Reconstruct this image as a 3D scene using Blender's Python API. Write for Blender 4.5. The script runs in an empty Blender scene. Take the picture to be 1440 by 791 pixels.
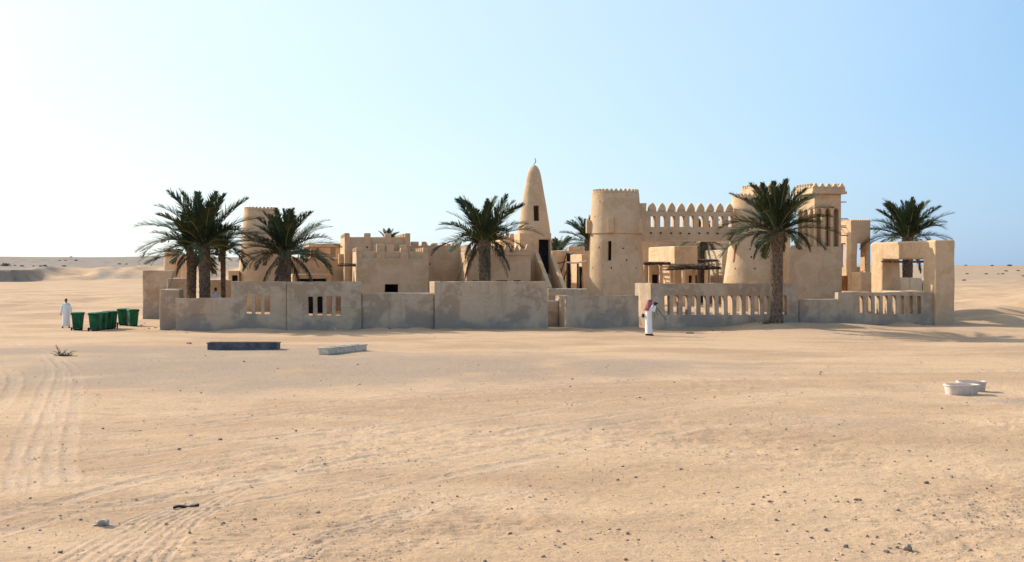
import bpy, bmesh, math, random
import numpy as np
from mathutils import Vector, Matrix, Euler
random.seed(7); np.random.seed(7)
SC = bpy.context.scene
COL = SC.collection
R = math.radians
PI = math.pi

# ------------------------------------------------------------------ camera
CAM_H = 3.5; F = 1800.0; HOR = 375.0; CX = 720.0
cd = bpy.data.cameras.new('camera'); cam = bpy.data.objects.new('camera', cd); COL.objects.link(cam)
cam.location = (0, 0, CAM_H); cam.rotation_euler = (PI/2, 0, 0)
cd.sensor_width = 36; cd.lens = F/1440*36; cd.shift_y = -(395.5-HOR)/1440
cd.clip_start = 0.1; cd.clip_end = 20000
SC.camera = cam

# ------------------------------------------------------------------ light
SUN_EL = R(31); SUN_TH = R(36)          # behind the village, to the left
sdir = Vector((-math.cos(SUN_TH)*math.cos(SUN_EL), math.sin(SUN_TH)*math.cos(SUN_EL), math.sin(SUN_EL)))
W = bpy.data.worlds.new('World'); SC.world = W; W.use_nodes = True
nt = W.node_tree; nt.nodes.clear()
out = nt.nodes.new('ShaderNodeOutputWorld'); bg = nt.nodes.new('ShaderNodeBackground')
sky = nt.nodes.new('ShaderNodeTexSky'); sky.sky_type = 'NISHITA'; sky.sun_disc = False
sky.sun_elevation = SUN_EL; sky.sun_rotation = math.atan2(sdir.x, sdir.y)
sky.altitude = 0; sky.air_density = 1.0; sky.dust_density = .7; sky.ozone_density = 3.0
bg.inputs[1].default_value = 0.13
# dusty air: a pale glow that widens from the sun and thins to blue away from it, mixed into the sky
EXPO = 1.05; SUN_E = 2.6
tcw = nt.nodes.new('ShaderNodeTexCoord'); dt = nt.nodes.new('ShaderNodeVectorMath'); dt.operation = 'DOT_PRODUCT'
nrm = nt.nodes.new('ShaderNodeVectorMath'); nrm.operation = 'NORMALIZE'
nt.links.new(tcw.outputs['Generated'], nrm.inputs[0]); nt.links.new(nrm.outputs[0], dt.inputs[0]); dt.inputs[1].default_value = sdir
mr = nt.nodes.new('ShaderNodeMapRange'); mr.inputs[1].default_value = -1; mr.inputs[2].default_value = 1
# thicker near the horizon on the sun's side
sx_ = nt.nodes.new('ShaderNodeSeparateXYZ'); nt.links.new(nrm.outputs[0], sx_.inputs[0])
def wmr(src, a, b, c, d):
    x = nt.nodes.new('ShaderNodeMapRange'); x.interpolation_type = 'SMOOTHSTEP'
    for i, v_ in zip((1, 2, 3, 4), (a, b, c, d)): x.inputs[i].default_value = v_
    nt.links.new(src, x.inputs[0]); return x.outputs[0]
hz1 = wmr(sx_.outputs[2], 0, .14, .055, 0); hz2 = wmr(dt.outputs['Value'], .25, .55, 0, 1)
hm1 = nt.nodes.new('ShaderNodeMath'); hm1.operation = 'MULTIPLY'; nt.links.new(hz1, hm1.inputs[0]); nt.links.new(hz2, hm1.inputs[1])
hm2 = nt.nodes.new('ShaderNodeMath'); hm2.operation = 'ADD'; wn = nt.nodes.new('ShaderNodeTexNoise'); wn.inputs['Scale'].default_value = 2.2; wn.inputs['Detail'].default_value = 3
wm = nt.nodes.new('ShaderNodeMapping'); wm.inputs['Scale'].default_value = (1, 1, 3.5); nt.links.new(nrm.outputs[0], wm.inputs[0]); nt.links.new(wm.outputs[0], wn.inputs['Vector'])
hm3 = nt.nodes.new('ShaderNodeMath'); hm3.operation = 'MULTIPLY_ADD'; hm3.inputs[1].default_value = .07; hm3.inputs[2].default_value = -.035
nt.links.new(wn.outputs[0], hm3.inputs[0]); hm4 = nt.nodes.new('ShaderNodeMath'); hm4.operation = 'ADD'; nt.links.new(hm1.outputs[0], hm4.inputs[0]); nt.links.new(hm3.outputs[0], hm4.inputs[1])
nt.links.new(hm4.outputs[0], hm2.inputs[0]); nt.links.new(dt.outputs['Value'], hm2.inputs[1])
nt.links.new(hm2.outputs[0], mr.inputs[0])
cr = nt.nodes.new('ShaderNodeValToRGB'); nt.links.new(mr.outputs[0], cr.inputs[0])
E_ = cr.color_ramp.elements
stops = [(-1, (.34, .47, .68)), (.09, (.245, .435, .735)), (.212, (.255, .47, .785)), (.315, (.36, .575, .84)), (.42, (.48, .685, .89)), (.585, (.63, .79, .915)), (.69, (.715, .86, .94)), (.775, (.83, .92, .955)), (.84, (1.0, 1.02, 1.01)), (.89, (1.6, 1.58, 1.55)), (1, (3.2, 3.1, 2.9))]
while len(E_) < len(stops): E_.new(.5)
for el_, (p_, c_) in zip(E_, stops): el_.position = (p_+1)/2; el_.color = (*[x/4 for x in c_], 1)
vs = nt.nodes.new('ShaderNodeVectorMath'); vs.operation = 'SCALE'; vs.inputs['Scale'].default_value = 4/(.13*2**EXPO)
nt.links.new(cr.outputs[0], vs.inputs[0])
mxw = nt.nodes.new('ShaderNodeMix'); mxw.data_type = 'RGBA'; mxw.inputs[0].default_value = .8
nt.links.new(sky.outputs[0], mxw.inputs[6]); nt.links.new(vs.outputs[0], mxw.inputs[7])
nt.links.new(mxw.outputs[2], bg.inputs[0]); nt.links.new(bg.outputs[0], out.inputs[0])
sl = bpy.data.lights.new('sun', 'SUN'); so = bpy.data.objects.new('sun', sl); COL.objects.link(so)
sl.energy = SUN_E; sl.angle = R(0.5); sl.color = (1.0, 0.93, 0.82)
so.rotation_euler = sdir.to_track_quat('Z', 'Y').to_euler()
so.location = (-40, 40, 60)
SC.view_settings.view_transform = 'Standard'; SC.view_settings.look = 'None'
SC.view_settings.exposure = EXPO; SC.view_settings.gamma = 1.0

# ------------------------------------------------------------------ helpers: numbers
def sstep(a, b, x):
    t = np.clip((x-a)/(b-a), 0, 1); return t*t*(3-2*t)
_perm = np.random.RandomState(3).permutation(512)
_grad = np.random.RandomState(4).rand(512)*2*PI
_gx, _gy = np.cos(_grad), np.sin(_grad)
def pnoise(x, y):
    xi = np.floor(x).astype(np.int64); yi = np.floor(y).astype(np.int64)
    xf = x-xi; yf = y-yi
    def g(ix, iy, dx, dy):
        h = _perm[(_perm[ix & 511] + iy) & 511]
        return _gx[h]*dx + _gy[h]*dy
    u = xf*xf*xf*(xf*(xf*6-15)+10); v = yf*yf*yf*(yf*(yf*6-15)+10)
    a = g(xi, yi, xf, yf); b = g(xi+1, yi, xf-1, yf); c = g(xi, yi+1, xf, yf-1); d = g(xi+1, yi+1, xf-1, yf-1)
    return (a+(b-a)*u) + ((c+(d-c)*u)-(a+(b-a)*u))*v
def fbm(x, y, o=4):
    s = 0; a = 1.0
    for k in range(o):
        s = s + a*pnoise(x+17.3*k, y-9.1*k); x = x*2.03; y = y*2.03; a *= .5
    return s
def gpt(px, py, z=0.0):
    Y = F*(CAM_H-z)/(py-HOR); return ((px-CX)/F*Y, Y)

class Frame:
    def __init__(s, yaw, ox, oy): s.yaw = R(yaw); s.c = math.cos(s.yaw); s.s = math.sin(s.yaw); s.ox = ox; s.oy = oy
    def w(s, u, v): return (s.ox+u*s.c-v*s.s, s.oy+u*s.s+v*s.c)
    def u(s, px, v):
        k = (px-CX)/F
        return (k*(s.oy+v*s.c)-s.ox+v*s.s)/(s.c-k*s.s)
    def v(s, px, u):
        k = (px-CX)/F
        return (s.ox+u*s.c-k*(s.oy+u*s.s))/(k*s.c+s.s)
    def z(s, py, px, v):
        Y = s.w(s.u(px, v), v)[1]; return CAM_H-(py-HOR)/F*Y
    def zu(s, py, u, v):
        return CAM_H-(py-HOR)/F*s.w(u, v)[1]
M = Frame(10, 0, 72.2)

# ------------------------------------------------------------------ helpers: objects
def tag(o, label=None, cat=None, group=None, kind=None):
    if label: o['label'] = label
    if cat: o['category'] = cat
    if group: o['group'] = group
    if kind: o['kind'] = kind
    return o
def link_mesh(name, me, mat=None, parent=None, smooth=False):
    o = bpy.data.objects.new(name, me); COL.objects.link(o)
    if mat is not None and not me.materials: me.materials.append(mat)
    if parent is not None: o.parent = parent
    if smooth: me.polygons.foreach_set('use_smooth', [True]*len(me.polygons))
    return o
def obj(name, bm, mat, parent=None, smooth=False):
    me = bpy.data.meshes.new(name); bm.to_mesh(me); bm.free()
    return link_mesh(name, me, mat, parent, smooth)
def empty(name, loc, rz=0, label=None, cat=None, group=None):
    o = bpy.data.objects.new(name, None); COL.objects.link(o); o.location = loc; o.rotation_euler = (0, 0, rz)
    o.empty_display_size = .3
    return tag(o, label, cat, group)
def children(o): return [c for c in COL.objects if c.parent == o]
KIDS = {}
def copy_tree(o, parent=None):
    c = o.copy(); COL.objects.link(c)
    if parent is not None: c.parent = parent
    for ch in list(o.children): copy_tree(ch, c)
    return c

class Thing:
    """an Empty standing in a frame; parts are given in frame coordinates (u, v, z)"""
    def __init__(s, name, label, cat, fr, u, v, z=0, group=None):
        s.fr = fr; s.o = Vector((u, v, z)); x, y = fr.w(u, v)
        s.e = empty(name, (x, y, z), fr.yaw, label, cat, group)
    def add(s, name, bm, mat, parent=None, smooth=False):
        bmesh.ops.translate(bm, verts=bm.verts, vec=-s.o)
        return obj(name, bm, mat, parent or s.e, smooth)
    def put(s, name, me, mat, u, v, z, rz=0, scale=(1, 1, 1)):
        o = link_mesh(name, me, mat, s.e); o.location = Vector((u, v, z))-s.o; o.rotation_euler = (0, 0, rz); o.scale = scale
        return o

def csg(ops, bevel=0.05, seg=2):
    """ops: list of (+1/-1, (u0,u1,v0,v1,z0,z1)); watertight union without shared faces"""
    def uniq(vals):
        vals = sorted(vals); r = [vals[0]]
        for x in vals[1:]:
            if x-r[-1] > 1e-4: r.append(x)
        return np.array(r)
    xs = uniq([b[i] for _, b in ops for i in (0, 1)]); ys = uniq([b[i] for _, b in ops for i in (2, 3)]); zs = uniq([b[i] for _, b in ops for i in (4, 5)])
    occ = np.zeros((len(xs)+1, len(ys)+1, len(zs)+1), bool)
    mx = (xs[1:]+xs[:-1])/2; my = (ys[1:]+ys[:-1])/2; mz = (zs[1:]+zs[:-1])/2
    for sgn, b in ops:
        I = np.where((mx > b[0]) & (mx < b[1]))[0]; J = np.where((my > b[2]) & (my < b[3]))[0]; K = np.where((mz > b[4]) & (mz < b[5]))[0]
        if len(I) and len(J) and len(K): occ[I[0]+1:I[-1]+2, J[0]+1:J[-1]+2, K[0]+1:K[-1]+2] = sgn > 0
    bm = bmesh.new(); vd = {}
    def V(i, j, k):
        if (i, j, k) not in vd: vd[(i, j, k)] = bm.verts.new((xs[i], ys[j], zs[k]))
        return vd[(i, j, k)]
    for i, j, k in zip(*np.where(occ)):
        a, b, c = i-1, j-1, k-1
        if not occ[i-1, j, k]: bm.faces.new((V(a, b, c), V(a, b, c+1), V(a, b+1, c+1), V(a, b+1, c)))
        if not occ[i+1, j, k]: bm.faces.new((V(a+1, b, c), V(a+1, b+1, c), V(a+1, b+1, c+1), V(a+1, b, c+1)))
        if not occ[i, j-1, k]: bm.faces.new((V(a, b, c), V(a+1, b, c), V(a+1, b, c+1), V(a, b, c+1)))
        if not occ[i, j+1, k]: bm.faces.new((V(a, b+1, c), V(a, b+1, c+1), V(a+1, b+1, c+1), V(a+1, b+1, c)))
        if not occ[i, j, k-1]: bm.faces.new((V(a, b, c), V(a, b+1, c), V(a+1, b+1, c), V(a+1, b, c)))
        if not occ[i, j, k+1]: bm.faces.new((V(a, b, c+1), V(a+1, b, c+1), V(a+1, b+1, c+1), V(a, b+1, c+1)))
    bmesh.ops.dissolve_limit(bm, angle_limit=.01, verts=bm.verts, edges=bm.edges)
    if bevel:
        if bevel >= .05:
            for e_ in list(bm.edges):
                L_ = e_.calc_length()
                if L_ > 1.1: bmesh.ops.subdivide_edges(bm, edges=[e_], cuts=min(40, int(L_/.55)))
            for v_ in bm.verts:
                x_, y_, z_ = v_.co
                n3 = lambda q: math.sin(x_*1.9+q)*math.sin(z_*2.3+q*2.1)+math.sin(x_*5.1+y_*3.3+q*3)*.6+math.sin(y_*2.1+z_*1.7+q*1.7)*.7
                v_.co += Vector((n3(1.0), n3(4.2), n3(7.7)))*.014
        es = [e for e in bm.edges if len(e.link_faces) == 2 and e.calc_face_angle(0) > .5]
        try: bmesh.ops.bevel(bm, geom=es, offset=bevel, segments=seg, profile=.5, affect='EDGES', clamp_overlap=True)
        except Exception: pass
    return bm
def box_bm(u0, u1, v0, v1, z0, z1, bevel=.02): return csg([(1, (u0, u1, v0, v1, z0, z1))], bevel, 2)
def prism(bm, pts, y0, y1):
    """profile in (x,z) extruded along y"""
    a = [bm.verts.new((x, y0, z)) for x, z in pts]; b = [bm.verts.new((x, y1, z)) for x, z in pts]
    n = len(pts)
    fs = [bm.faces.new(a), bm.faces.new(b[::-1])]
    for i in range(n): fs.append(bm.faces.new((a[i], b[i], b[(i+1) % n], a[(i+1) % n])))
    bmesh.ops.recalc_face_normals(bm, faces=fs)
    return bm
def tube(bm, p, q, r0, r1=None, n=7, cap=True):
    p, q = Vector(p), Vector(q); r1 = r0 if r1 is None else r1
    d = (q-p).normalized(); t = Vector((0, 0, 1)) if abs(d.z) < .9 else Vector((1, 0, 0))
    x = d.cross(t).normalized(); y = d.cross(x)
    A = [bm.verts.new(p+(x*math.cos(2*PI*i/n)+y*math.sin(2*PI*i/n))*r0) for i in range(n)]
    B = [bm.verts.new(q+(x*math.cos(2*PI*i/n)+y*math.sin(2*PI*i/n))*r1) for i in range(n)]
    for i in range(n): bm.faces.new((A[i], B[i], B[(i+1) % n], A[(i+1) % n]))
    if cap: bm.faces.new(A); bm.faces.new(B[::-1])
    return bm
def path_tube(bm, pts, rad, n=7):
    rings = []
    for i, p in enumerate(pts):
        p = Vector(p); d = (Vector(pts[min(i+1, len(pts)-1)])-Vector(pts[max(i-1, 0)])).normalized()
        t = Vector((0, 0, 1)) if abs(d.z) < .9 else Vector((1, 0, 0)); x = d.cross(t).normalized(); y = d.cross(x)
        r = rad[i] if hasattr(rad, '__len__') else rad
        rings.append([bm.verts.new(p+(x*math.cos(2*PI*k/n)+y*math.sin(2*PI*k/n))*r) for k in range(n)])
    for a, b in zip(rings, rings[1:]):
        for k in range(n): bm.faces.new((a[k], b[k], b[(k+1) % n], a[(k+1) % n]))
    bm.faces.new(rings[0]); bm.faces.new(rings[-1][::-1])
    return bm
def lathe(profile, n=64, wob=0.0):
    """closed profile [(r,z)...] revolved about z, listed counter-clockwise in the r-z plane"""
    bm = bmesh.new(); rings = []
    for r, z in profile:
        if r < 1e-6: rings.append([bm.verts.new((0, 0, z))])
        else: rings.append([bm.verts.new(((r+wob*math.sin(3*a+z*1.3)*.5+wob*math.sin(5*a-z*.9)*.5)*math.cos(a), (r+wob*math.sin(3*a+z*1.3)*.5+wob*math.sin(5*a-z*.9)*.5)*math.sin(a), z)) for a in [2*PI*i/n for i in range(n)]])
    m = len(rings)
    for i in range(m):
        A, B = rings[i], rings[(i+1) % m]
        for k in range(n):
            a0, a1 = A[k % len(A)], A[(k+1) % len(A)]; b0, b1 = B[k % len(B)], B[(k+1) % len(B)]
            vs = []
            for x in (a0, a1, b1, b0):
                if x not in vs: vs.append(x)
            if len(vs) >= 3: bm.faces.new(vs)
    bmesh.ops.recalc_face_normals(bm, faces=bm.faces)
    return bm
def cut(o, cutter_bm):
    me = bpy.data.meshes.new('cut'); cutter_bm.to_mesh(me); cutter_bm.free()
    c = bpy.data.objects.new('cut', me); COL.objects.link(c); c.matrix_world = o.matrix_world
    c.parent = o.parent; c.matrix_local = o.matrix_local.copy()
    md = o.modifiers.new('b', 'BOOLEAN'); md.operation = 'DIFFERENCE'; md.object = c; md.solver = 'EXACT'
    bpy.context.view_layer.update()
    dg = bpy.context.evaluated_depsgraph_get()
    new = bpy.data.meshes.new_from_object(o.evaluated_get(dg))
    o.modifiers.clear(); o.data = new
    bpy.data.objects.remove(c)
def bake(o):
    bpy.context.view_layer.update()
    dg = bpy.context.evaluated_depsgraph_get()
    new = bpy.data.meshes.new_from_object(o.evaluated_get(dg)); o.modifiers.clear(); o.data = new

# ------------------------------------------------------------------ materials
def mat_new(name):
    m = bpy.data.materials.new(name); m.use_nodes = True; n = m.node_tree; n.nodes.clear()
    o = n.nodes.new('ShaderNodeOutputMaterial'); b = n.nodes.new('ShaderNodeBsdfPrincipled'); n.links.new(b.outputs[0], o.inputs[0])
    return m, n, b
def nd(n, t, **kw):
    x = n.nodes.new(t)
    for k, v in kw.items():
        if isinstance(k, str) and k.startswith('i_'): x.inputs[k[2:].replace('_', ' ')].default_value = v
        else: setattr(x, k, v)
    return x
def noise(n, vec, scale, detail=4, rough=.55, dist=0):
    x = nd(n, 'ShaderNodeTexNoise'); x.inputs['Scale'].default_value = scale; x.inputs['Detail'].default_value = detail
    x.inputs['Roughness'].default_value = rough; x.inputs['Distortion'].default_value = dist
    n.links.new(vec, x.inputs['Vector']); return x.outputs[0]
def ramp(n, fac, a, b, lo=0.0, hi=1.0):
    x = nd(n, 'ShaderNodeMapRange'); x.interpolation_type = 'SMOOTHSTEP'
    x.inputs[1].default_value = a; x.inputs[2].default_value = b; x.inputs[3].default_value = lo; x.inputs[4].default_value = hi
    n.links.new(fac, x.inputs[0]); return x.outputs[0]
def mixc(n, fac, a, b, mode='MIX'):
    x = nd(n, 'ShaderNodeMix'); x.data_type = 'RGBA'; x.blend_type = mode
    def s(i, v):
        if isinstance(v, tuple): x.inputs[i].default_value = v if len(v) == 4 else v+(1,)
        elif isinstance(v, (int, float)): x.inputs[i].default_value = v
        else: n.links.new(v, x.inputs[i])
    s(0, fac); s(6, a); s(7, b); return x.outputs[2]
def math_(n, op, a, b=0.0):
    x = nd(n, 'ShaderNodeMath'); x.operation = op
    for i, v in enumerate((a, b)):
        if isinstance(v, (int, float)): x.inputs[i].default_value = v
        else: n.links.new(v, x.inputs[i])
    return x.outputs[0]
def scaled(n, vec, s):
    x = nd(n, 'ShaderNodeMapping'); x.inputs['Scale'].default_value = s; n.links.new(vec, x.inputs[0]); return x.outputs[0]
def bump(n, b, h, strength=.3, dist=.05):
    x = nd(n, 'ShaderNodeBump'); x.inputs['Strength'].default_value = strength; x.inputs['Distance'].default_value = dist
    n.links.new(h, x.inputs['Height']); n.links.new(x.outputs[0], b.inputs['Normal'])

def plaster(name, base, patch, pale, damp, damp_h=.7, damp_amt=.7, patch_amt=.75, streak=.35):
    m, n, b = mat_new(name)
    g = nd(n, 'ShaderNodeNewGeometry'); pos = g.outputs['Position']
    big = noise(n, pos, .55, 5, .6, .6)
    mid = noise(n, pos, 2.3, 5, .6, .3)
    fine = noise(n, pos, 22, 4, .65)
    st = noise(n, scaled(n, pos, (3.2, 3.2, .22)), 1.0, 4, .6)
    c = mixc(n, ramp(n, big, .46, .555, 0, patch_amt), base, patch)
    c = mixc(n, ramp(n, mid, .53, .63, 0, .5), c, pale)
    pm = noise(n, scaled(n, pos, (1, 1, 1.5)), .8, 6, .62, 1.1)
    c = mixc(n, ramp(n, pm, .555, .575, 0, .5), c, pale)
    c = mixc(n, ramp(n, pm, .40, .415, .45, 0), c, patch)
    c = mixc(n, ramp(n, st, .52, .74, 0, streak), c, damp)
    sz = nd(n, 'ShaderNodeSeparateXYZ'); n.links.new(pos, sz.inputs[0])
    hh = math_(n, 'ADD', sz.outputs[2], math_(n, 'MULTIPLY', math_(n, 'SUBTRACT', big, .5), -4.2))
    hh = math_(n, 'ADD', hh, math_(n, 'MULTIPLY', math_(n, 'SUBTRACT', mid, .5), -.8))
    c = mixc(n, ramp(n, hh, damp_h*.1, damp_h, damp_amt, 0), c, damp)
    c = mixc(n, 1.0, c, mixc(n, fine, (.86, .86, .86), (1.12, 1.12, 1.12)), 'MULTIPLY')
    n.links.new(c, b.inputs['Base Color']); b.inputs['Roughness'].default_value = .95
    b.inputs['Specular IOR Level'].default_value = .15
    h = math_(n, 'ADD', math_(n, 'MULTIPLY', mid, 1.2), math_(n, 'MULTIPLY', fine, .35))
    bump(n, b, h, .55, .06)
    return m
def simple(name, col, rough=.8, var=.25, scale=6, bmp=.2, spec=.3, metal=0, trans=None):
    m, n, b = mat_new(name)
    g = nd(n, 'ShaderNodeNewGeometry'); a = noise(n, g.outputs['Position'], scale, 4, .6)
    lo = tuple(x*(1-var) for x in col); hi = tuple(min(1, x*(1+var)) for x in col)
    n.links.new(mixc(n, ramp(n, a, .3, .7), lo, hi), b.inputs['Base Color'])
    b.inputs['Roughness'].default_value = rough; b.inputs['Specular IOR Level'].default_value = spec; b.inputs['Metallic'].default_value = metal
    if bmp: bump(n, b, a, bmp, .02)
    if trans: b.inputs['Transmission Weight'].default_value = trans
    return m
MW = plaster('mud_plaster', (.665, .455, .268), (.57, .375, .212), (.70, .51, .32), (.46, .34, .225), .9, .5)
MF = plaster('weathered_plaster', (.56, .415, .272), (.425, .303, .195), (.60, .485, .355), (.30, .262, .22), 1.0, .75, .95, .6)
MP = plaster('pale_plaster', (.60, .46, .30), (.54, .39, .25), (.64, .51, .36), (.36, .29, .22), .8, .5)
MC = plaster('cream_plaster', (.62, .55, .43), (.56, .48, .37), (.66, .60, .50), (.45, .40, .33), .4, .4)
WOOD = simple('dark_wood', (.045, .034, .026), .85, .5, 9)
WOODP = simple('pale_pole', (.20, .14, .09), .85, .4, 9)
WHITEP = simple('white_pole', (.74, .72, .68), .6, .1, 9)
THATCH = simple('palm_thatch', (.13, .095, .065), .95, .6, 25)
CLOTHSHADE = simple('black_cloth_and_shade', (.016, .017, .022), .9, .5, 5)  # cloth of the bag; also the painted black of unlit openings
IRON = simple('iron', (.16, .16, .15), .5, .3, 8, metal=.6)
GREEN = simple('green_plastic', (.010, .11, .048), .6, .4, 2.6, .05, .2)
GREEN2 = simple('green_lid_plastic', (.008, .12, .048), .6, .22, 1.6, .05, .2)
RUBBER = simple('rubber', (.012, .012, .013), .8, .4, 8)
TROUGHD = simple('slate_grey_paint', (.105, .11, .122), .7, .35, 3.5, .2)
TROUGHP = simple('pale_grey_concrete', (.62, .54, .43), .85, .2, 5, .3)
TROUGHC = simple('cream_plastic', (.62, .52, .44), .6, .12, 5, .1)
STONE = simple('desert_stone', (.25, .19, .145), .95, .45, 7, .6)
STONEG = simple('grey_stone', (.52, .45, .37), .95, .4, 9, .6)
STONEW = simple('white_stone', (.62, .58, .52), .9, .2, 9, .4)
PEB = simple('sand_pebble', (.33, .245, .175), .95, .45, 7, .6)
CRUMB = simple('dry_earth', (.47, .32, .195), 1, .35, 5, .3, .1)
TWIG = simple('dry_twig', (.105, .09, .075), .9, .4, 9)
BUSH = simple('grey_green_leaf', (.075, .085, .055), .8, .4, 2)
FROND = simple('palm_leaf', (.062, .082, .036), .6, .4, .9, 0, .12)
FRONDD = simple('dry_palm_leaf', (.10, .085, .052), .8, .4, 2, 0)
RACHIS = simple('palm_rachis', (.17, .17, .085), .6, .3, 3, 0)
BARK = simple('palm_bark', (.19, .14, .098), .95, .5, 7, .6)
SKIN = simple('brown_skin', (.10, .055, .035), .55, .1, 8, 0)
WHITEC = simple('white_cotton', (.80, .79, .76), .9, .04, 4, .15)
PINKC = simple('pale_pink_cotton', (.62, .53, .52), .9, .05, 4, .15)
BLACKP = simple('black_plastic', (.014, .014, .015), .4, .2, 8, 0)
HAIR = simple('black_hair', (.012, .01, .009), .6, .3, 30, .3)
EYEM = simple('eye_white', (.65, .62, .58), .3, .02, 8, 0)
LIPM = simple('lip', (.16, .06, .05), .5, .1, 8, 0)
BRASS = simple('tin', (.42, .42, .40), .4, .1, 8, 0, metal=.8)
# red and white checked scarf
CHECK, n_, b_ = mat_new('red_white_check')
tc = nd(n_, 'ShaderNodeTexCoord'); ck = nd(n_, 'ShaderNodeTexChecker'); ck.inputs['Scale'].default_value = 55
ck.inputs['Color1'].default_value = (.33, .008, .03, 1); ck.inputs['Color2'].default_value = (.45, .20, .21, 1)
n_.links.new(tc.outputs['Object'], ck.inputs[0]); n_.links.new(ck.outputs[0], b_.inputs['Base Color']); b_.inputs['Roughness'].default_value = .9

# ------------------------------------------------------------------ ground
TRK = []   # (polyline world pts, half width, depth)
def trk(pts, hw=.16, dep=.02, n=10):
    P = [gpt(*p) for p in pts]
    # Catmull-Rom
    q = []
    for i in range(len(P)-1):
        p0, p1, p2, p3 = P[max(i-1, 0)], P[i], P[i+1], P[min(i+2, len(P)-1)]
        for t in np.linspace(0, 1, n, endpoint=False):
            q.append(tuple(.5*((2*p1[k])+(-p0[k]+p2[k])*t+(2*p0[k]-5*p1[k]+4*p2[k]-p3[k])*t*t+(-p0[k]+3*p1[k]-3*p2[k]+p3[k])*t**3) for k in (0, 1)))
    q.append(P[-1]); TRK.append((np.array(q), hw, dep))
for o in (0, 22): trk([(18+o, 690), (24+o, 640), (42+o, 590), (62+o*.8, 548), (70+o*.6, 520), (56+o*.5, 498), (20, 483)], .13, .016)
for o in (0, 26): trk([(70+o, 680), (72+o, 620), (88+o*.8, 560), (92+o*.6, 528), (76+o*.4, 506), (44, 488)], .13, .013)
trk([(-20, 516), (14, 522), (20, 540), (4, 565), (-30, 590)], .18, .03)
trk([(-60, 607), (130, 598), (270, 587), (500, 562), (720, 545), (950, 531), (1180, 524), (1500, 520)], .17, .028)
trk([(-60, 622), (200, 606), (420, 580), (640, 556), (860, 541), (1100, 533)], .17, .028)
trk([(-60, 716), (160, 703), (300, 688), (450, 657), (720, 607), (960, 570), (1200, 548), (1500, 535)], .15, .026)
trk([(-60, 745), (80, 706), (220, 670), (400, 640), (620, 600), (850, 562), (1000, 548)], .15, .024)
trk([(-60, 766), (110, 722), (260, 690), (430, 668), (640, 640), (860, 596), (1080, 566)], .15, .02)
trk([(200, 640), (420, 612), (700, 585), (900, 575)], .15, .02)
trk([(500, 700), (760, 640), (1000, 600), (1200, 585)], .15, .016)
trk([(640, 520), (800, 526), (960, 518), (1120, 503), (1300, 498), (1500, 496)], .25, .02)
trk([(700, 500), (860, 505), (1000, 500), (1200, 490), (1500, 486)], .25, .02)
for k in range(9):
    trk([(60+k*21, 800), (140+k*15, 752), (205+k*11, 722), (265+k*10+(k*k*37)%11, 703-(k*53)%17)], .035+.012*((k*29)%5)/4, .010, 6)
for k in range(4):
    trk([(330+k*26, 800), (440+k*20, 752), (560+k*16, 720), (720+k*8, 690)], .06, .009, 6)
rt = random.Random(9)
for k in range(16):   # thin single scratches along the sweeps
    y0 = rt.uniform(575, 760); d = rt.uniform(.5, .8)*(y0-520)
    trk([(-60, y0+8), (150, y0), (330, y0-.28*d), (560, y0-.62*d), (820, y0-.9*d), (1050, y0-d)][rt.choice((0, 0, 1)):rt.choice((4, 5, 6))], rt.uniform(.045, .08), rt.uniform(.010, .018))
trk([(1140, 460), (1250, 472), (1400, 476), (1550, 480)], .2, .03)

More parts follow.
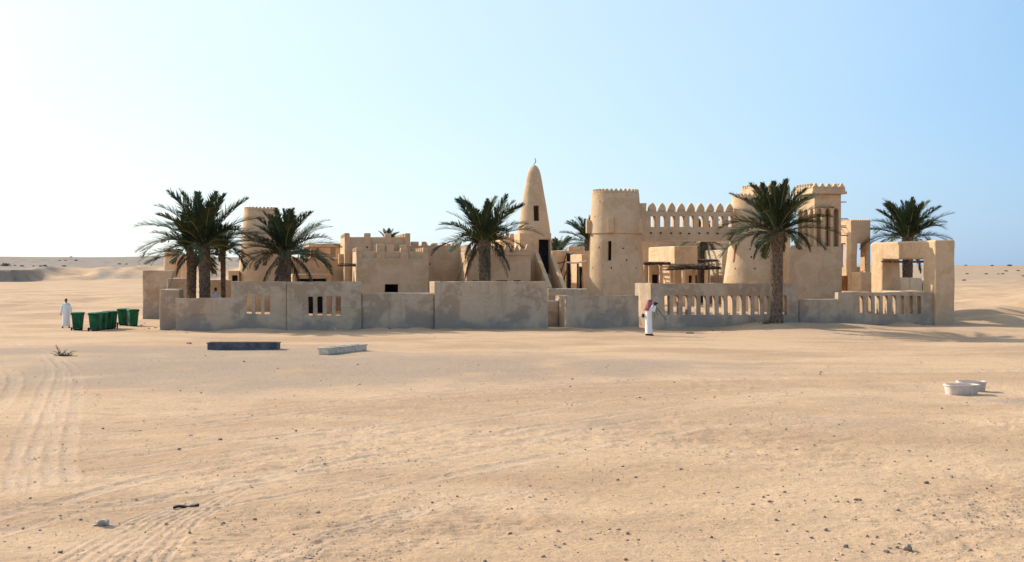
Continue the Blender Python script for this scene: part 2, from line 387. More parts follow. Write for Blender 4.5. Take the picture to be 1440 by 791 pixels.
def in_compound(X, Y):
    u = X*M.c+(Y-M.oy)*M.s - M.ox*M.c; v = -X*M.s+(Y-M.oy)*M.c
    return sstep(-24, -20, u)*(1-sstep(25.5, 28.5, u))*sstep(-4, 0, v)*(1-sstep(38, 50, v)), u, v
_p4 = M.w(M.u(1092, -1.6), -1.6)
def gauss(X, Y, cx, cy, rx, ry): return np.exp(-(((X-cx)/rx)**2+((Y-cy)/ry)**2))
def gh(X, Y, tracks=False):
    X = np.asarray(X, float); Y = np.asarray(Y, float)
    D = np.hypot(X, Y)
    comp, u, v = in_compound(X, Y); u_, v_c = u, v
    n1 = fbm(X/60, Y/60, 3); n2 = fbm(X/14+5, Y/14, 4)
    # far rising ground
    lw = 1-sstep(-60, 140, X)
    ang = X/np.maximum(np.abs(Y), 1)
    yy = Y+n1*26+n2*9
    steep = 1-sstep(-.392, -.352, ang)
    foot = 312-steep*24+9*pnoise(X/16, Y/60)*(1-steep)
    wd = 34-31.6*steep+(16*pnoise(X/13+3, X*0+.3)+8*pnoise(X/5, X*0+.7))*(1-steep)
    stepL = 2.75*sstep(0, 1, (Y+n2*4*(1-steep)-foot)/np.maximum(wd, 2.4))
    hL = stepL+5.4*sstep(355, 640, yy)+(.7*pnoise(X/38, Y/70)+.9*np.clip(pnoise(X/13, Y/90)-.25, 0, 1))*sstep(560, 640, yy)
    hR = 4.3*sstep(190, 760, yy)+.4*pnoise(X/90, Y/70)*sstep(300, 700, yy)
    h = lw*hL+(1-lw)*hR
    # mid dunes
    dm = sstep(78, 110, Y)*(1-sstep(240, 330, Y))*(1-comp)*(1-.85*lw*sstep(120, 190, Y))
    rd = 1-np.abs(fbm(X/17+2, Y/26, 3))*1.6
    h = h+dm*((rd-.55)*.55+n2*.25)
    mm = sstep(305, 318, Y)*(1-sstep(340, 380, Y))*lw
    h = h+mm*(1-steep)*((1-np.abs(pnoise(X/11, Y/20))*2)*.9+.9*pnoise(X/6, Y/14))
    # heaps just right of the complex
    h = h+.75*gauss(X, Y, 33.5, 89, 3.6, 3.2)+.5*gauss(X, Y, 42, 96, 5, 4)+.5*gauss(X, Y, 30.8, 80.5, 2.0, 1.5)+.8*gauss(X, Y, 50, 120, 9, 6)
    # heap at the palm and dip along the wall
    h = h+.34*gauss(X, Y, _p4[0], _p4[1]+.2, 2.7, 1.5)+.2*gauss(X, Y, _p4[0]+4.2, _p4[1]+.6, 2.2, 1.2)
    dx, dy = M.w(M.u(962, -1.5), -1.5)
    h = h-.22*gauss(X, Y, dx, dy, 2.6, 1.6)
    # the court is filled higher than the sand outside
    gapu = np.exp(-((u-M.u(777, 1))/1.1)**2)
    h = h+.62*sstep(.9+2.0*gapu, 2.2+2.2*gapu, v)*sstep(-19, -17.8, u)*(1-sstep(23.2, 24.2, u))*(1-sstep(30, 40, v))
    h = h-.36*gauss(X, Y, 24, 65.5, 10, 4.5)
    h = h+.24*np.exp(-((v+.25)/.75)**2)*sstep(-19, -18, u)*(1-sstep(24, 25, u))*np.clip(fbm(u/2.6, v*0+.4, 3)*1.3+.15, 0, 1)
    # open flat in front
    near = (1-sstep(60, 120, D))
    h = h+near*(fbm(X/9, Y/9, 3)*.10*sstep(6, 20, D)*(1-sstep(55, 64, D)))
    rough = .35+.65*sstep(-.15, .3, fbm(X/6+8, Y/6, 2)+.028*(X-2)-.02*(Y-20))
    det = 1-sstep(28, 62, D)
    m = fbm(X/.75, Y/.75, 3); f = pnoise(X/.17, Y/.17)
    h = h+det*rough*(.048*m+.016*pnoise(X/.30, Y/.16)+.007*pnoise(X/.12, Y/.09)-.055*np.clip(pnoise(X/.32+9, Y/.32)-.22, 0, 1)+.05*np.clip(pnoise(X/.24+3, Y/.2)-.3, 0, 1))
    h = h+sstep(50, 70, D)*(1-sstep(200, 300, D))*.03*fbm(X/1.6, Y/1.6, 2)
    tone = np.zeros_like(h); grav = np.zeros_like(h)
    if tracks:
        for P, hw, dep in TRK:
            x0, y0 = P.min(0)-3*hw; x1, y1 = P.max(0)+3*hw
            idx = np.where((X > x0) & (X < x1) & (Y > y0) & (Y < y1))[0]
            if not len(idx): continue
            px, py = X[idx], Y[idx]; best = np.full(len(idx), 1e9); s_at = np.zeros(len(idx)); s0 = 0
            for a, b in zip(P[:-1], P[1:]):
                d = b-a; L = math.hypot(*d)+1e-9
                t = np.clip(((px-a[0])*d[0]+(py-a[1])*d[1])/(L*L), 0, 1)
                q = np.hypot(px-a[0]-t*d[0], py-a[1]-t*d[1]); k = q < best
                best[k] = q[k]; s_at[k] = s0+t[k]*L; s0 += L
            w = hw*(1+.25*pnoise(s_at/1.3, np.zeros_like(s_at)+hw*50))
            r = best/w
            fade = np.clip(.35+1.3*np.abs(pnoise(s_at/3.1+hw*9, np.zeros_like(s_at)+dep*300))*1.5, 0, 1)
            h[idx] += .8*dep*fade*(.6+.8*np.abs(pnoise(px/.5, py/.5))*1.6)*(-np.exp(-(r*1.1)**4)+.75*np.exp(-((r-1.45)/.38)**2))
            tone[idx] = np.maximum(tone[idx], fade*np.exp(-(r*.9)**4)*.8)
        # grey gravelly ground between the tracks
        gx, gy = gpt(180, 515)
        grav = 1.0*gauss(X, Y, -9, 42.5, 13, 7.5)+.55*gauss(X, Y, -10.5, 51, 10, 4.5)+.6*gauss(X, Y, 1, 44.5, 9, 3.2)+.8*gauss(X, Y, 13.2, 33.2, 4.5, 1.6)+.6*gauss(X, Y, -20, 55, 9, 4)
        grav = grav+.42*gauss(X, Y, 4.5, 28.5, 8, 2.2)
        far = np.maximum(sstep(338, 372, Y+n2*10)*lw, .45*sstep(180, 330, Y+n2*40)*(1-lw))
        bermg = lw*sstep(312, 322, Y)*(1-sstep(350, 370, Y))*np.clip(.05+2.6*pnoise(X/9+4, Y/30)+1.2*pnoise(X/3, Y/9), 0, 1)*(1-steep)+steep*lw*sstep(286, 290, Y)*(1-sstep(330, 350, Y))
        far = np.clip(np.maximum(far, bermg*.9), 0, 1)
        grav = np.clip(grav*(.85+.9*fbm(X/3.2, Y/5, 3)), 0, 1)
        return h, tone, grav, far
    return h
def zg(x, y): return float(gh(np.array([x]), np.array([y]))[0])

def make_ground():
    th = np.concatenate([np.linspace(-180, -60, 25)[:-1], np.linspace(-60, -25, 60)[:-1], np.linspace(-25, 25, 960)[:-1], np.linspace(25, 60, 60)[:-1], np.linspace(60, 180, 26)[:-1]])
    ys = np.arange(838, 452, -.78); r1 = F*CAM_H/(ys-HOR)
    r0 = np.array([.6, 2.0, 4, 6.5, 9, 11.5])
    r2 = np.arange(r1[-1]+.8, 250, .95); r3 = np.concatenate([np.arange(252, 296, 2.6), np.arange(296, 330, .9), np.arange(331, 720, 2.6)]); r4 = np.geomspace(740, 9000, 30)
    r = np.concatenate([r0, r1, r2, r3, r4])
    T, Rr = np.meshgrid(np.radians(th), r)
    X = (np.sin(T)*Rr).ravel(); Y = (np.cos(T)*Rr).ravel()
    h, tone, grav, far = gh(X, Y, True)
    back = sstep(0, -60, Y); h = h*(1-back)
    h = h*(1-.0*sstep(3000, 9000, np.hypot(X, Y)))
    nr, nc = T.shape
    i = np.arange(nr-1)[:, None]*nc; j = np.arange(nc)[None, :]; j2 = (j+1) % nc
    q = np.stack([i+j, i+j2, i+nc+j2, i+nc+j], -1).reshape(-1, 4)[:, ::-1]
    me = bpy.data.meshes.new('desert_ground')
    nv = len(X)+1
    co = np.empty((nv, 3)); co[:-1, 0] = X; co[:-1, 1] = Y; co[:-1, 2] = h; co[-1] = (0, 0, float(h[0]))
    tri = np.stack([np.full(nc, nv-1), (np.arange(nc)+1) % nc, np.arange(nc)], -1)
    nq = len(q)
    me.vertices.add(nv); me.vertices.foreach_set('co', co.ravel())
    me.loops.add(nq*4+nc*3); me.loops.foreach_set('vertex_index', np.concatenate([q.ravel(), tri.ravel()]).astype(np.int32))
    me.polygons.add(nq+nc)
    me.polygons.foreach_set('loop_start', np.concatenate([np.arange(nq)*4, nq*4+np.arange(nc)*3]).astype(np.int32))
    me.polygons.foreach_set('use_smooth', np.ones(nq+nc, bool))
    me.update(calc_edges=True)
    for nm, a in (('tone', tone), ('grav', grav), ('far', far)):
        at = me.attributes.new(nm, 'FLOAT', 'POINT'); at.data.foreach_set('value', np.concatenate([a, [0]]).astype(np.float32))
    m, n, b = mat_new('desert_sand')
    g = nd(n, 'ShaderNodeNewGeometry'); pos = g.outputs['Position']
    at1 = nd(n, 'ShaderNodeAttribute', attribute_name='tone'); at2 = nd(n, 'ShaderNodeAttribute', attribute_name='grav')
    big = noise(n, scaled(n, pos, (.11, .22, .1)), 1.0, 5, .6, .4)
    mid = noise(n, scaled(n, pos, (1.0, 1.7, 1)), 1.1, 5, .65, .2)
    fine = noise(n, pos, 9, 5, .7)
    gr = noise(n, pos, 38, 3, .7)
    c = mixc(n, ramp(n, big, .38, .64), (.61, .405, .246), (.475, .305, .180))
    c = mixc(n, ramp(n, mid, .50, .72, 0, .6), c, (.41, .28, .178))
    c = mixc(n, math_(n, 'MULTIPLY', at1.outputs['Fac'], .55), c, (.60, .44, .31))
    gv = ramp(n, math_(n, 'ADD', at2.outputs['Fac'], math_(n, 'MULTIPLY', math_(n, 'SUBTRACT', fine, .5), .7)), .12, .8, 0, .85)
    c = mixc(n, gv, c, (.385, .282, .20))
    at3 = nd(n, 'ShaderNodeAttribute', attribute_name='far'); bush = noise(n, scaled(n, pos, (.35, .12, .3)), 1.0, 5, .7)
    c = mixc(n, at3.outputs['Fac'], c, mixc(n, ramp(n, bush, .4, .66), (.325, .26, .205), (.225, .18, .145)))
    c = mixc(n, ramp(n, gr, .57, .74, 0, .7), c, (.25, .18, .125))
    c = mixc(n, 1.0, c, mixc(n, fine, (.68, .66, .64), (1.24, 1.24, 1.24)), 'MULTIPLY')
    n.links.new(c, b.inputs['Base Color']); b.inputs['Roughness'].default_value = 1.0; b.inputs['Specular IOR Level'].default_value = .1
    hh = math_(n, 'ADD', math_(n, 'MULTIPLY', mid, .5), math_(n, 'ADD', math_(n, 'MULTIPLY', fine, .45), math_(n, 'MULTIPLY', gr, .14)))
    bump(n, b, hh, .9, .09)
    o = link_mesh('desert_ground', me, m); o['kind'] = 'structure'
    return o
make_ground()

# ------------------------------------------------------------------ shape shortcuts in the village frame
def pb(px0, px1, v0, v1, py, z0=-.4, fr=M):
    """box whose front face (at v0) spans pixels px0..px1 with its top at py"""
    u0, u1 = fr.u(px0, v0), fr.u(px1, v0); z = fr.z(py, (px0+px1)/2, v0)
    return (u0, u1, v0, v1, z0, z)
def hole(px0, px1, py0, py1, v0, dep, fr=M):
    u0, u1 = fr.u(px0, v0), fr.u(px1, v0); pm = (px0+px1)/2
    return (u0, u1, v0-.5, v0+dep, fr.z(py1, pm, v0), fr.z(py0, pm, v0))
def spandrels(bm, u0, u1, zs, zt, y0, y1, n=6):
    """two corner pieces turning a rectangular hole's top into a pointed arch"""
    um = (u0+u1)/2; w = (u1-u0)/2; h = zt-zs
    for sg in (-1, 1):
        pts = [(um+sg*w, zs)]
        for k in range(1, n+1):
            t = k/n; x = math.cos(t*PI/2)**.8; pts.append((um+sg*w*x, zs+h*math.sin(t*PI/2)*.97))
        pts.append((um+sg*.0, zt)); pts.append((um+sg*w, zt))
        if sg > 0: pts = pts[::-1]
        prism(bm, pts, y0, y1)
def merge(bm, b2):
    me = bpy.data.meshes.new('t'); b2.to_mesh(me); b2.free(); bm.from_mesh(me); bpy.data.meshes.remove(me); return bm
_mm = {}
def merlon_mesh(kind, w, h, t):
    key = (kind, round(w, 2), round(h, 2), round(t, 2))
    if key in _mm: return _mm[key]
    bm = bmesh.new()
    if kind == 'bullet':
        pts = [(-w/2, 0)]
        for k in range(0, 7):
            a = k/6; pts.append((-w/2*(1-a**2.3*.94), h*(.10+.90*a)))
        pts += [(-x, z) for x, z in pts[::-1]]
        prism(bm, pts, -t/2, t/2)
    elif kind == 'tooth':
        prism(bm, [(-w/2, 0), (-w/2, h*.12), (-w*.1, h), (w*.1, h), (w/2, h*.12), (w/2, 0)], -t/2, t/2)
    elif kind == 'stepped':
        prism(bm, [(-w/2, 0), (-w/2, h*.35), (-w*.3, h*.42), (-w*.12, h), (w*.12, h), (w*.3, h*.42), (w/2, h*.35), (w/2, 0)], -t/2, t/2)
    else:
        prism(bm, [(-w/2, 0), (-w/2, h*.93), (-w*.42, h), (w*.42, h), (w/2, h*.93), (w/2, 0)], -t/2, t/2)
    es = [e for e in bm.edges if len(e.link_faces) == 2 and e.calc_face_angle(0) > .9]
    bmesh.ops.bevel(bm, geom=es, offset=min(w, t, h)*.13, segments=1, affect='EDGES', clamp_overlap=True)
    bmesh.ops.delete(bm, geom=[f for f in bm.faces if f.normal.z < -.95 and f.calc_center_median().z < .02], context='FACES')
    me = bpy.data.meshes.new('merlon'); bm.to_mesh(me); bm.free(); _mm[key] = me; return me

def merlon_row(T, kind, ua, ub, v, z, n, w, h, t, mat=None, along='u', frac=0.0):
    for i in range(n):
        p = ua+(ub-ua)*(i+.5)/n
        uu, vv, rz = (p, v, 0) if along == 'u' else (v, p, PI/2)
        T.put('merlon', merlon_mesh(kind, w, h, t), mat or MW, uu, vv, z-.004, rz+random.uniform(-.03, .03), (1, 1, random.uniform(.94, 1.05)))

# ------------------------------------------------------------------ perimeter walls
def wall(label, segs, slots=None, mat=MF, t=.45, v=0.0, extra=(), group='weathered perimeter walls of the compound', bev=.07):
    """segs: (px0,px1,pytop); slots: (list of (px0,px1), py0, py1)"""
    ops = []
    for px0, px1, py in segs: ops.append((1, pb(px0, px1, v, v+t, py)))
    for b in extra: ops.append((1, b))
    sp = []
    if slots:
        lst, py0, py1 = slots
        for a, b in lst:
            h = hole(a, b, py0, py1, v, t+.5); ops.append((-1, h)); sp.append(h)
    bm = csg(ops, bev)
    for h in sp: spandrels(bm, h[0]-.004, h[1]+.004, h[5]-.09, h[5]+.004, v+.012, v+t-.012)
    u0 = ops[0][1][0]
    T = Thing('perimeter_wall', label, 'wall', M, u0, v, 0, group)
    T.add('masonry', bm, mat); T.e['kind'] = 'thing'
    return T
u = M.u
wall('narrow weathered wall end left of the low wall by the palms', [(224.5, 252, 408)], v=1.6, t=3.0)
wall('low weathered wall stepping up to three narrow slots, beside the twin palm trunks', [(247, 325.5, 419.5), (325.5, 402.6, 396)], ([(346.8, 354), (359, 367), (372, 380)], 416.5, 442.5))
wall('weathered wall panel with four narrow slots, left of the low plain wall', [(403.2, 508.5, 396.5)], ([(433.5, 440.5), (446.5, 454), (459.5, 467), (472, 480)], 417, 444.5), v=-.12, t=.6)
wall('low plain stained wall below the block house with one black window', [(508.8, 611, 412)])
z5 = M.z(396, 690, -.2)
wall('tall plain wall with a pale stain, in front of the single palm by the minaret', [(611.5, 770.5, 396)], v=-.2, t=.5,
     extra=[(u(611.5, -.2), u(611.5, -.2)+.45, .3, 2.4, -.4, z5-.02)])
wall('lowest short wall joining two taller walls left of the round tower', [(766, 786, 423.5)], v=1.6, t=.4)
z6 = M.z(416.5, 840, -.35)
wall('plain low wall in front of the round tower, with a sunlit left end', [(796, 898, 416.5)], v=-.35, t=.5,
     extra=[(u(796, -.35), u(796, -.35)+.45, .15, 2.6, -.4, z6-.015)])
z7 = M.z(398.5, 1000, -.5)
sl7 = [(934.3+12.72*k, 941.9+12.72*k) for k in range(12)]+[(1100, 1106.5)]
wall('long wall pierced by a row of slots, behind the person holding a camera', [(915.5, 1104, 398.5), (1104, 1123, 399)], (sl7, 416, 443.2), v=-.5, t=.45,
     extra=[(u(915.5, -.5), u(915.5, -.5)+.45, -.05, 2.9, -.4, z7-.015)])
wall('low plain wall right of the near palm, between two slotted walls', [(1123.5, 1179, 421)], v=-.25, t=.45)
sl9 = [(1207+11.6*k, 1214+11.6*k) for k in range(8)]
wall('short slotted wall joined to the tall sunlit gateway at the far right', [(1178.5, 1314.5, 411.3)], (sl9, 416, 442.2), v=-.1, t=.45)
# walls at the back left
wall('plain wall standing apart at the far left, nearest the green bins', [(200.5, 249, 380.5)], v=17, t=.4, mat=MF)
wall('grey wall behind the narrow wall end, left of the palm trunks', [(234.5, 264, 391.5)], v=9, t=.4)
wall('brown wall in shade behind the palm trunks', [(294, 325, 393.5)], v=9.5, t=.4, mat=MW)
wall('low dark topped wall between the minaret stair and the round tower', [(770.5, 827, 406.5)], v=4.2, t=.4)

# ------------------------------------------------------------------ round towers
def round_tower(label, px, v, prof, merl, slot=None, holes=(), ribs=(), mat=MW, roof_drop=1.0, group='round crenellated towers'):
    """prof: (py, half width px) from top to bottom"""
    uc = M.u(px, v); Y = M.w(uc, v)[1]; sc = Y/F
    T = Thing('round_tower', label, 'tower', M, uc, v, 0, group)
    P = [(hw*sc, CAM_H-(py-HOR)*sc) for py, hw in prof]
    zt = P[0][1]; rt = P[0][0]
    prof2 = [(rt-.32, zt), (rt, zt)]+P[1:]+[(P[-1][0]*1.05, -.4), (P[-1][0]*1.05-.5, -.4), (rt-.32, zt-roof_drop-.25)]
    bm = lathe(prof2, 72, .02)
    bmesh.ops.translate(bm, verts=bm.verts, vec=T.o)
    body = T.add('shell', bm, mat, smooth=False)
    rb = lathe([(0, zt-roof_drop), (rt-.30, zt-roof_drop), (rt-.30, zt-roof_drop-.2), (0, zt-roof_drop-.2)], 40)
    bmesh.ops.translate(rb, verts=rb.verts, vec=T.o); T.add('roof', rb, mat)
    def rad(z):
        for (r0, z0), (r1, z1) in zip(P, P[1:]):
            if z1 <= z <= z0: return r0+(r1-r0)*(z0-z)/max(z0-z1, 1e-6)
        return P[-1][0]
    def ang(hx, py):
        z = CAM_H-(py-HOR)*sc; r = rad(z)
        s = max(-.98, min(.98, (hx-px)*sc/r)); return math.asin(s)-math.atan2((px-CX)/F, 1)*1.0-M.yaw, z, r
    cb = bmesh.new(); any_ = False
    for hx, py, wpx, hpx in list(holes)+([slot] if slot else []):
        a, z, r = ang(hx, py); d = Vector((math.sin(a), -math.cos(a), 0))
        w = wpx*sc; hh = hpx*sc
        m = Matrix.Translation(d*r+Vector((0, 0, z))) @ Matrix.Rotation(math.atan2(d.y, d.x), 4, 'Z') @ Matrix.Diagonal((.9 if hpx < 6 else 2.4, w, hh, 1))
        bmesh.ops.create_cube(cb, size=1, matrix=m); any_ = True
    if any_: cut(body, cb)
    else: cb.free()
    for hx, py0, py1, wpx, dep in ribs:
        a, z, r = ang(hx, (py0+py1)/2); d = Vector((math.sin(a), -math.cos(a), 0))
        h = (py1-py0)*sc; w = wpx*sc
        b = box_bm(-w/2, w/2, -dep, .35, -h/2, h/2, .03)
        o = obj('box_machicolation', b, mat, T.e); o.location = d*(r-.02)+Vector((0, 0, z)); o.rotation_euler = (0, 0, math.atan2(d.y, d.x)+PI/2)
    n, w, h = merl
    for i in range(n):
        a = 2*PI*(i+.37)/n; o = link_mesh('merlon', merlon_mesh('tooth', w, h, .22), mat, T.e)
        o.location = ((rt-.14)*math.cos(a), (rt-.14)*math.sin(a), zt-.004); o.rotation_euler = (0, 0, a+PI/2)
    return T
round_tower('big round tower with a black slit, at the left end of the crenellated gate wall', 865.7, 8.5,
            [(272.5, 33), (329, 37), (329.6, 34.9), (331, 35.9), (416, 42.3)], (30, .34, .25), slot=(857.3, 353.5, 5, 27),
            holes=[(844, 285, 2, 2), (837, 306, 2, 2), (843, 349, 2, 2), (876, 350, 2.2, 2.2), (895, 350, 2.2, 2.2), (881, 366, 2.2, 2.2), (834, 377, 2, 2), (860, 377, 2.2, 2.2), (894, 377, 2.2, 2.2)],
            ribs=[(860, 307, 328.5, 8, .28), (898, 309, 328.5, 9, .22), (829, 310, 328.5, 8, .28)])
round_tower('round tower at the right end of the gate wall, half hidden by the near palm', 1063, 8.5,
            [(279, 33), (331, 36), (331.6, 34.8), (333, 36), (402, 46)], (30, .34, .25), slot=(1034, 357, 4, 25),
            holes=[(1055, 351, 2.3, 2.3), (1079.5, 351, 2.3, 2.3), (1057, 362, 2.3, 2.3), (1079.5, 362, 2.3, 2.3), (1035, 378, 2.3, 2.3), (1061.5, 378, 2.3, 2.3)])
round_tower('round tower behind the left palms', 367, 14, [(297, 24), (334, 27), (394, 31.5)], (26, .34, .24), holes=[(352, 372, 2, 2)])
round_tower('small low round tower at the far left behind the palms', 243, 23, [(351, 11.5), (381, 12.3)], (1, .3, .1), roof_drop=.2)

# ------------------------------------------------------------------ gate wall
v = 8.0; t = .6
uG0, uG1 = u(900, v), u(1041, v)
zl, zt = M.z(340, 970, v), M.z(297.5, 970, v)
ops = [(1, (uG0, uG1, v, v+t, zl, zt)), (1, (uG0-.02, u(909, v), v, v+t, zt-.3, M.z(286, 905, v)))]
whol = [(915.3+13.6*k, 922+13.6*k) for k in range(9)]
for a, b in whol: ops.append((-1, hole(a, b, 304, 319.5, v, t+1)))
bm = csg(ops, .05)
T = Thing('gate_wall', 'crenellated gate wall with a row of small windows over the wide opening', 'gate', M, uG0, v, 0)
T.add('masonry', bm, MW); T.e['kind'] = 'thing'
for k in range(10): 
    c = u(918.4+13.6*k, v); T.put('merlon', merlon_mesh('bullet', .50, .56, .36), MW, c, v+.26, zt-.004, 0, (1, 1, random.uniform(.95, 1.04)))
for k in range(10):
    px = 916+13.3*k+random.uniform(-1.3, 1.3); b = bmesh.new(); z = M.z(328+random.uniform(-.5, .7), px, v)
    tube(b, (u(px, v), v+.3, z), (u(px, v)+random.uniform(-.03, .03), v-.16-random.random()*.08, z-.02), .055, .05, 7)
    T.add('beam_end', b, WOOD)
b = box_bm(uG0+.3, uG1-.05, v-.04, v-.003, zl+.003, zl+.14, .015); T.add('lintel_band', b, MW)

def shade_sheet(T, px0, px1, py, v, dep=.3, fr=M, z0=0):  # black sheet inside an opening, its colour standing in for interior shade
    T.add('opening_shade', box_bm(fr.u(px0, v)-.03, fr.u(px1, v)+.03, v+dep, v+dep+.06, z0, fr.z(py, (px0+px1)/2, v)+.04, .01), CLOTHSHADE, T.e)
# ------------------------------------------------------------------ block houses, middle left
def house(name, label, ops, mat=MW, cat='house', bev=.05, group=None, fr=M, uo=None, vo=None):
    b0 = ops[0][1]
    T = Thing(name, label, cat, fr, b0[0] if uo is None else uo, b0[2] if vo is None else vo, 0, group)
    T.add('walls', csg(ops, bev), mat); T.e['kind'] = 'thing'
    return T
def shell(box, wt=.4, para=.6, roof=.25):
    """hollow house: outer box, emptied room, roof slab kept, parapet above it"""
    u0, u1, v0, v1, z0, z1 = box
    return [(1, box), (-1, (u0+wt, u1-wt, v0+wt, v1-wt, z1-para, z1+1)), (-1, (u0+wt, u1-wt, v0+wt, v1-wt, z0-1, z1-para-roof))]
# rear, taller block house
v = 11.0
bx = pb(484.5, 577, v, v+6.5, 334)
zr = M.z(343, 530, v)
ops = shell(bx)
for a, b in ((491.5, 512), (521.5, 541), (550.5, 569.5)):
    ops.append((-1, (u(a, v), u(b, v), v-1, v+.09, zr, bx[5]+1)))
ops.append((-1, hole(514.8, 517.2, 347, 349.2, v, .35)))
T = house('block_house', 'taller rear block house with square corner merlons, behind the one with a black window', ops)
for a, b in ((484.3, 491.7), (512, 521.3), (541.2, 550.2), (569.6, 577)):
    T.put('merlon', merlon_mesh('block', u(b, v)-u(a, v), .27, .42), MW, (u(a, v)+u(b, v))/2, v+.212, bx[5]-.004)
for k in range(4):
    T.put('merlon', merlon_mesh('block', .42, .27, .4), MW, bx[0]+.202, v+1.6+k*1.5, bx[5]-.004, PI/2)
    T.put('merlon', merlon_mesh('block', .42, .27, .4), MW, bx[1]-.202, v+1.6+k*1.5, bx[5]-.004, PI/2)
b = box_bm(bx[0]-.32, bx[0]-.003, v+1.2, v+1.9, M.z(371, 478, v), M.z(357, 478, v), .03); T.add('water_spout', b, MW)
rearH = T
# front block house
v = 6.0
bx2 = pb(501, 602.7, v, v+4.95, 354)
zr = M.z(364, 550, v)
ops = shell(bx2, .4, .75)
for a, b in ((508.5, 529.5), (541.5, 563), (574, 594.5)):
    ops.append((-1, (u(a, v), u(b, v), v-1, v+.16, zr, bx2[5]+1)))
ops.append((-1, hole(541, 560, 400, 411.5, v, 1.2)))
T = house('block_house', 'front block house with recessed parapet panels and one black window above the low wall', ops)
for a, b, h in ((500.8, 508.3, 348), (529.7, 541.3, 343), (563.2, 573.8, 349), (594.7, 602.7, 348.5)):
    T.put('merlon', merlon_mesh('block', u(b, v)-u(a, v), M.z(h, 550, v)-bx2[5], .42), MW, (u(a, v)+u(b, v))/2, v+.212, bx2[5]-.004)
for k in range(4):
    for uu in (bx2[0]+.202, bx2[1]-.202):
        T.put('merlon', merlon_mesh('block', .34, .24, .4), MW, uu, v+1.05+k*1.05, bx2[5]-.004, PI/2)
for k in range(3):
    uu = u(531+k*18, v+4.6); T.put('merlon', merlon_mesh('block', .5, .5, .4), MW, uu, v+4.73, bx2[5]-.004)
for k in range(5):
    b = bmesh.new(); z = M.z(373+random.uniform(-1.6, 1.6), 495, v); vv = v+.5+.12*k
    tube(b, (bx2[0]+.1, vv, z), (bx2[0]-.75-random.random()*.35, vv+random.uniform(-.2, .2), z+random.uniform(-.05, .05)), .045, .03, 6); T.add('roof_beam', b, WOOD)
# long plain hall right of it
v = 12.5
bx3 = pb(577.5, 663, v, v+6, 345.5)
ops = shell(bx3)+[(-1, hole(603, 613, 398.5, 440, v, 1.2)), (-1, hole(603.4, 605.5, 371, 373, v, .35))]
T = house('block_house', 'plain long house with a dark doorway, between the block houses and the mosque hall', ops)
shade_sheet(T, 603, 613, 398.5, v)
for k, (a, b) in enumerate(((578, 589), (593, 600), (606, 612), (628, 634), (640, 646))):
    T.put('merlon', merlon_mesh('block', u(b, v)-u(a, v), M.z(340 if k < 2 else 343, 600, v)-bx3[5], .42), MW, (u(a, v)+u(b, v))/2, v+.212, bx3[5]-.004)
for k in range(5): T.put('merlon', merlon_mesh('block', .4, .26, .42), MW, u(583+k*14, v+5.8), v+5.78, bx3[5]-.004)
# mosque hall with saw-tooth parapet
v = 9.0
bx4 = pb(656.5, 746, v, v+5.5, 353.5)
ops = shell(bx4, .4, .5)
for a, b in ((665, 690), (697, 713), (723, 733)): ops.append((-1, hole(a, b, 394.3, 420, v, 1.2)))
T = house('mosque_hall', 'long hall with a saw-tooth parapet, joined to the conical minaret', ops, cat='mosque')
n = 12
merlon_row(T, 'tooth', bx4[0], bx4[1], v+.19, bx4[5], n, (bx4[1]-bx4[0])/n*.92, .42, .3)
merlon_row(T, 'tooth', v+.6, v+5.2, bx4[0]+.19, bx4[5], 8, .5, .42, .3, along='v')
b = box_bm(bx4[0]-.05, bx4[1]+.05, v-.09, v-.003, M.z(359.2, 700, v), M.z(356.6, 700, v), .02); T.add('moulding', b, MW)
# small crenellated house behind the hall
v = 17
bx5 = pb(703.5, 727, v, v+4, 334)
T = house('block_house', 'small house with sunlit merlons peeping over the mosque hall beside the minaret', shell(bx5, .35, .4))
for k, (a, b) in enumerate(((704, 709), (711.5, 716), (718, 723))): T.put('merlon', merlon_mesh('block', u(b, v)-u(a, v), .26, .36), MW, (u(a, v)+u(b, v))/2, v+.182, bx5[5]-.004)
for k in range(3): T.put('merlon', merlon_mesh('block', .5, .26, .34), MW, bx5[0]+.178, v+1.0+k, bx5[5]-.004, PI/2)

# ------------------------------------------------------------------ minaret
v = 11.5
ub0, ub1 = u(731, v), u(775.5, v)
wB = ub1-ub0; zb = M.z(328, 753, v)
T = Thing('minaret', 'smooth cone-shaped minaret on a square base with an outside stair and crescent tip', 'minaret', M, (ub0+ub1)/2, v, 0)
ops = [(1, (ub0, ub1, v, v+2.1, -.4, zb)), (-1, hole(757.8, 773.3, 337.3, 398, v, 1.6))]
T.add('base', csg(ops, .06), MW)
uc, vc = u(751, v+1.05), v+1.05
Y = M.w(uc, vc)[1]; sc = Y/F
zz = lambda py: CAM_H-(py-HOR)*sc
outp = [(326.5, 22.8), (312, 20.8), (290, 17.4), (270, 13.9), (255, 11.3), (245, 9.3), (239, 7.4), (235, 5.0), (233, 2.3), (232.2, 0)]
P = [(h*sc, zz(py)) for py, h in outp]
prof = [(P[0][0], zb-.02)]+P+[(0, zz(244)), (P[5][0]-.28, zz(252)), (P[0][0]-.35, zb-.02)]
bm = lathe(prof, 64, .012); bmesh.ops.translate(bm, verts=bm.verts, vec=Vector((uc, vc, 0)))
cone = T.add('cone', bm, MW, smooth=False)
cb = bmesh.new()
uw = u(755, v)-T.o.x; zc = zz(301)
bmesh.ops.create_cube(cb, size=1, matrix=Matrix.Translation((uw, vc-.65-T.o.y, zc)) @ Matrix.Diagonal((7.6*sc, 1.3, 21.5*sc, 1)))
cut(cone, cb)
for p in cone.data.polygons: p.use_smooth = True
try: cone.data.set_sharp_from_angle(angle=.7)
except Exception: pass
b = bmesh.new()
pts = [Vector((uc, vc, zz(233)))]
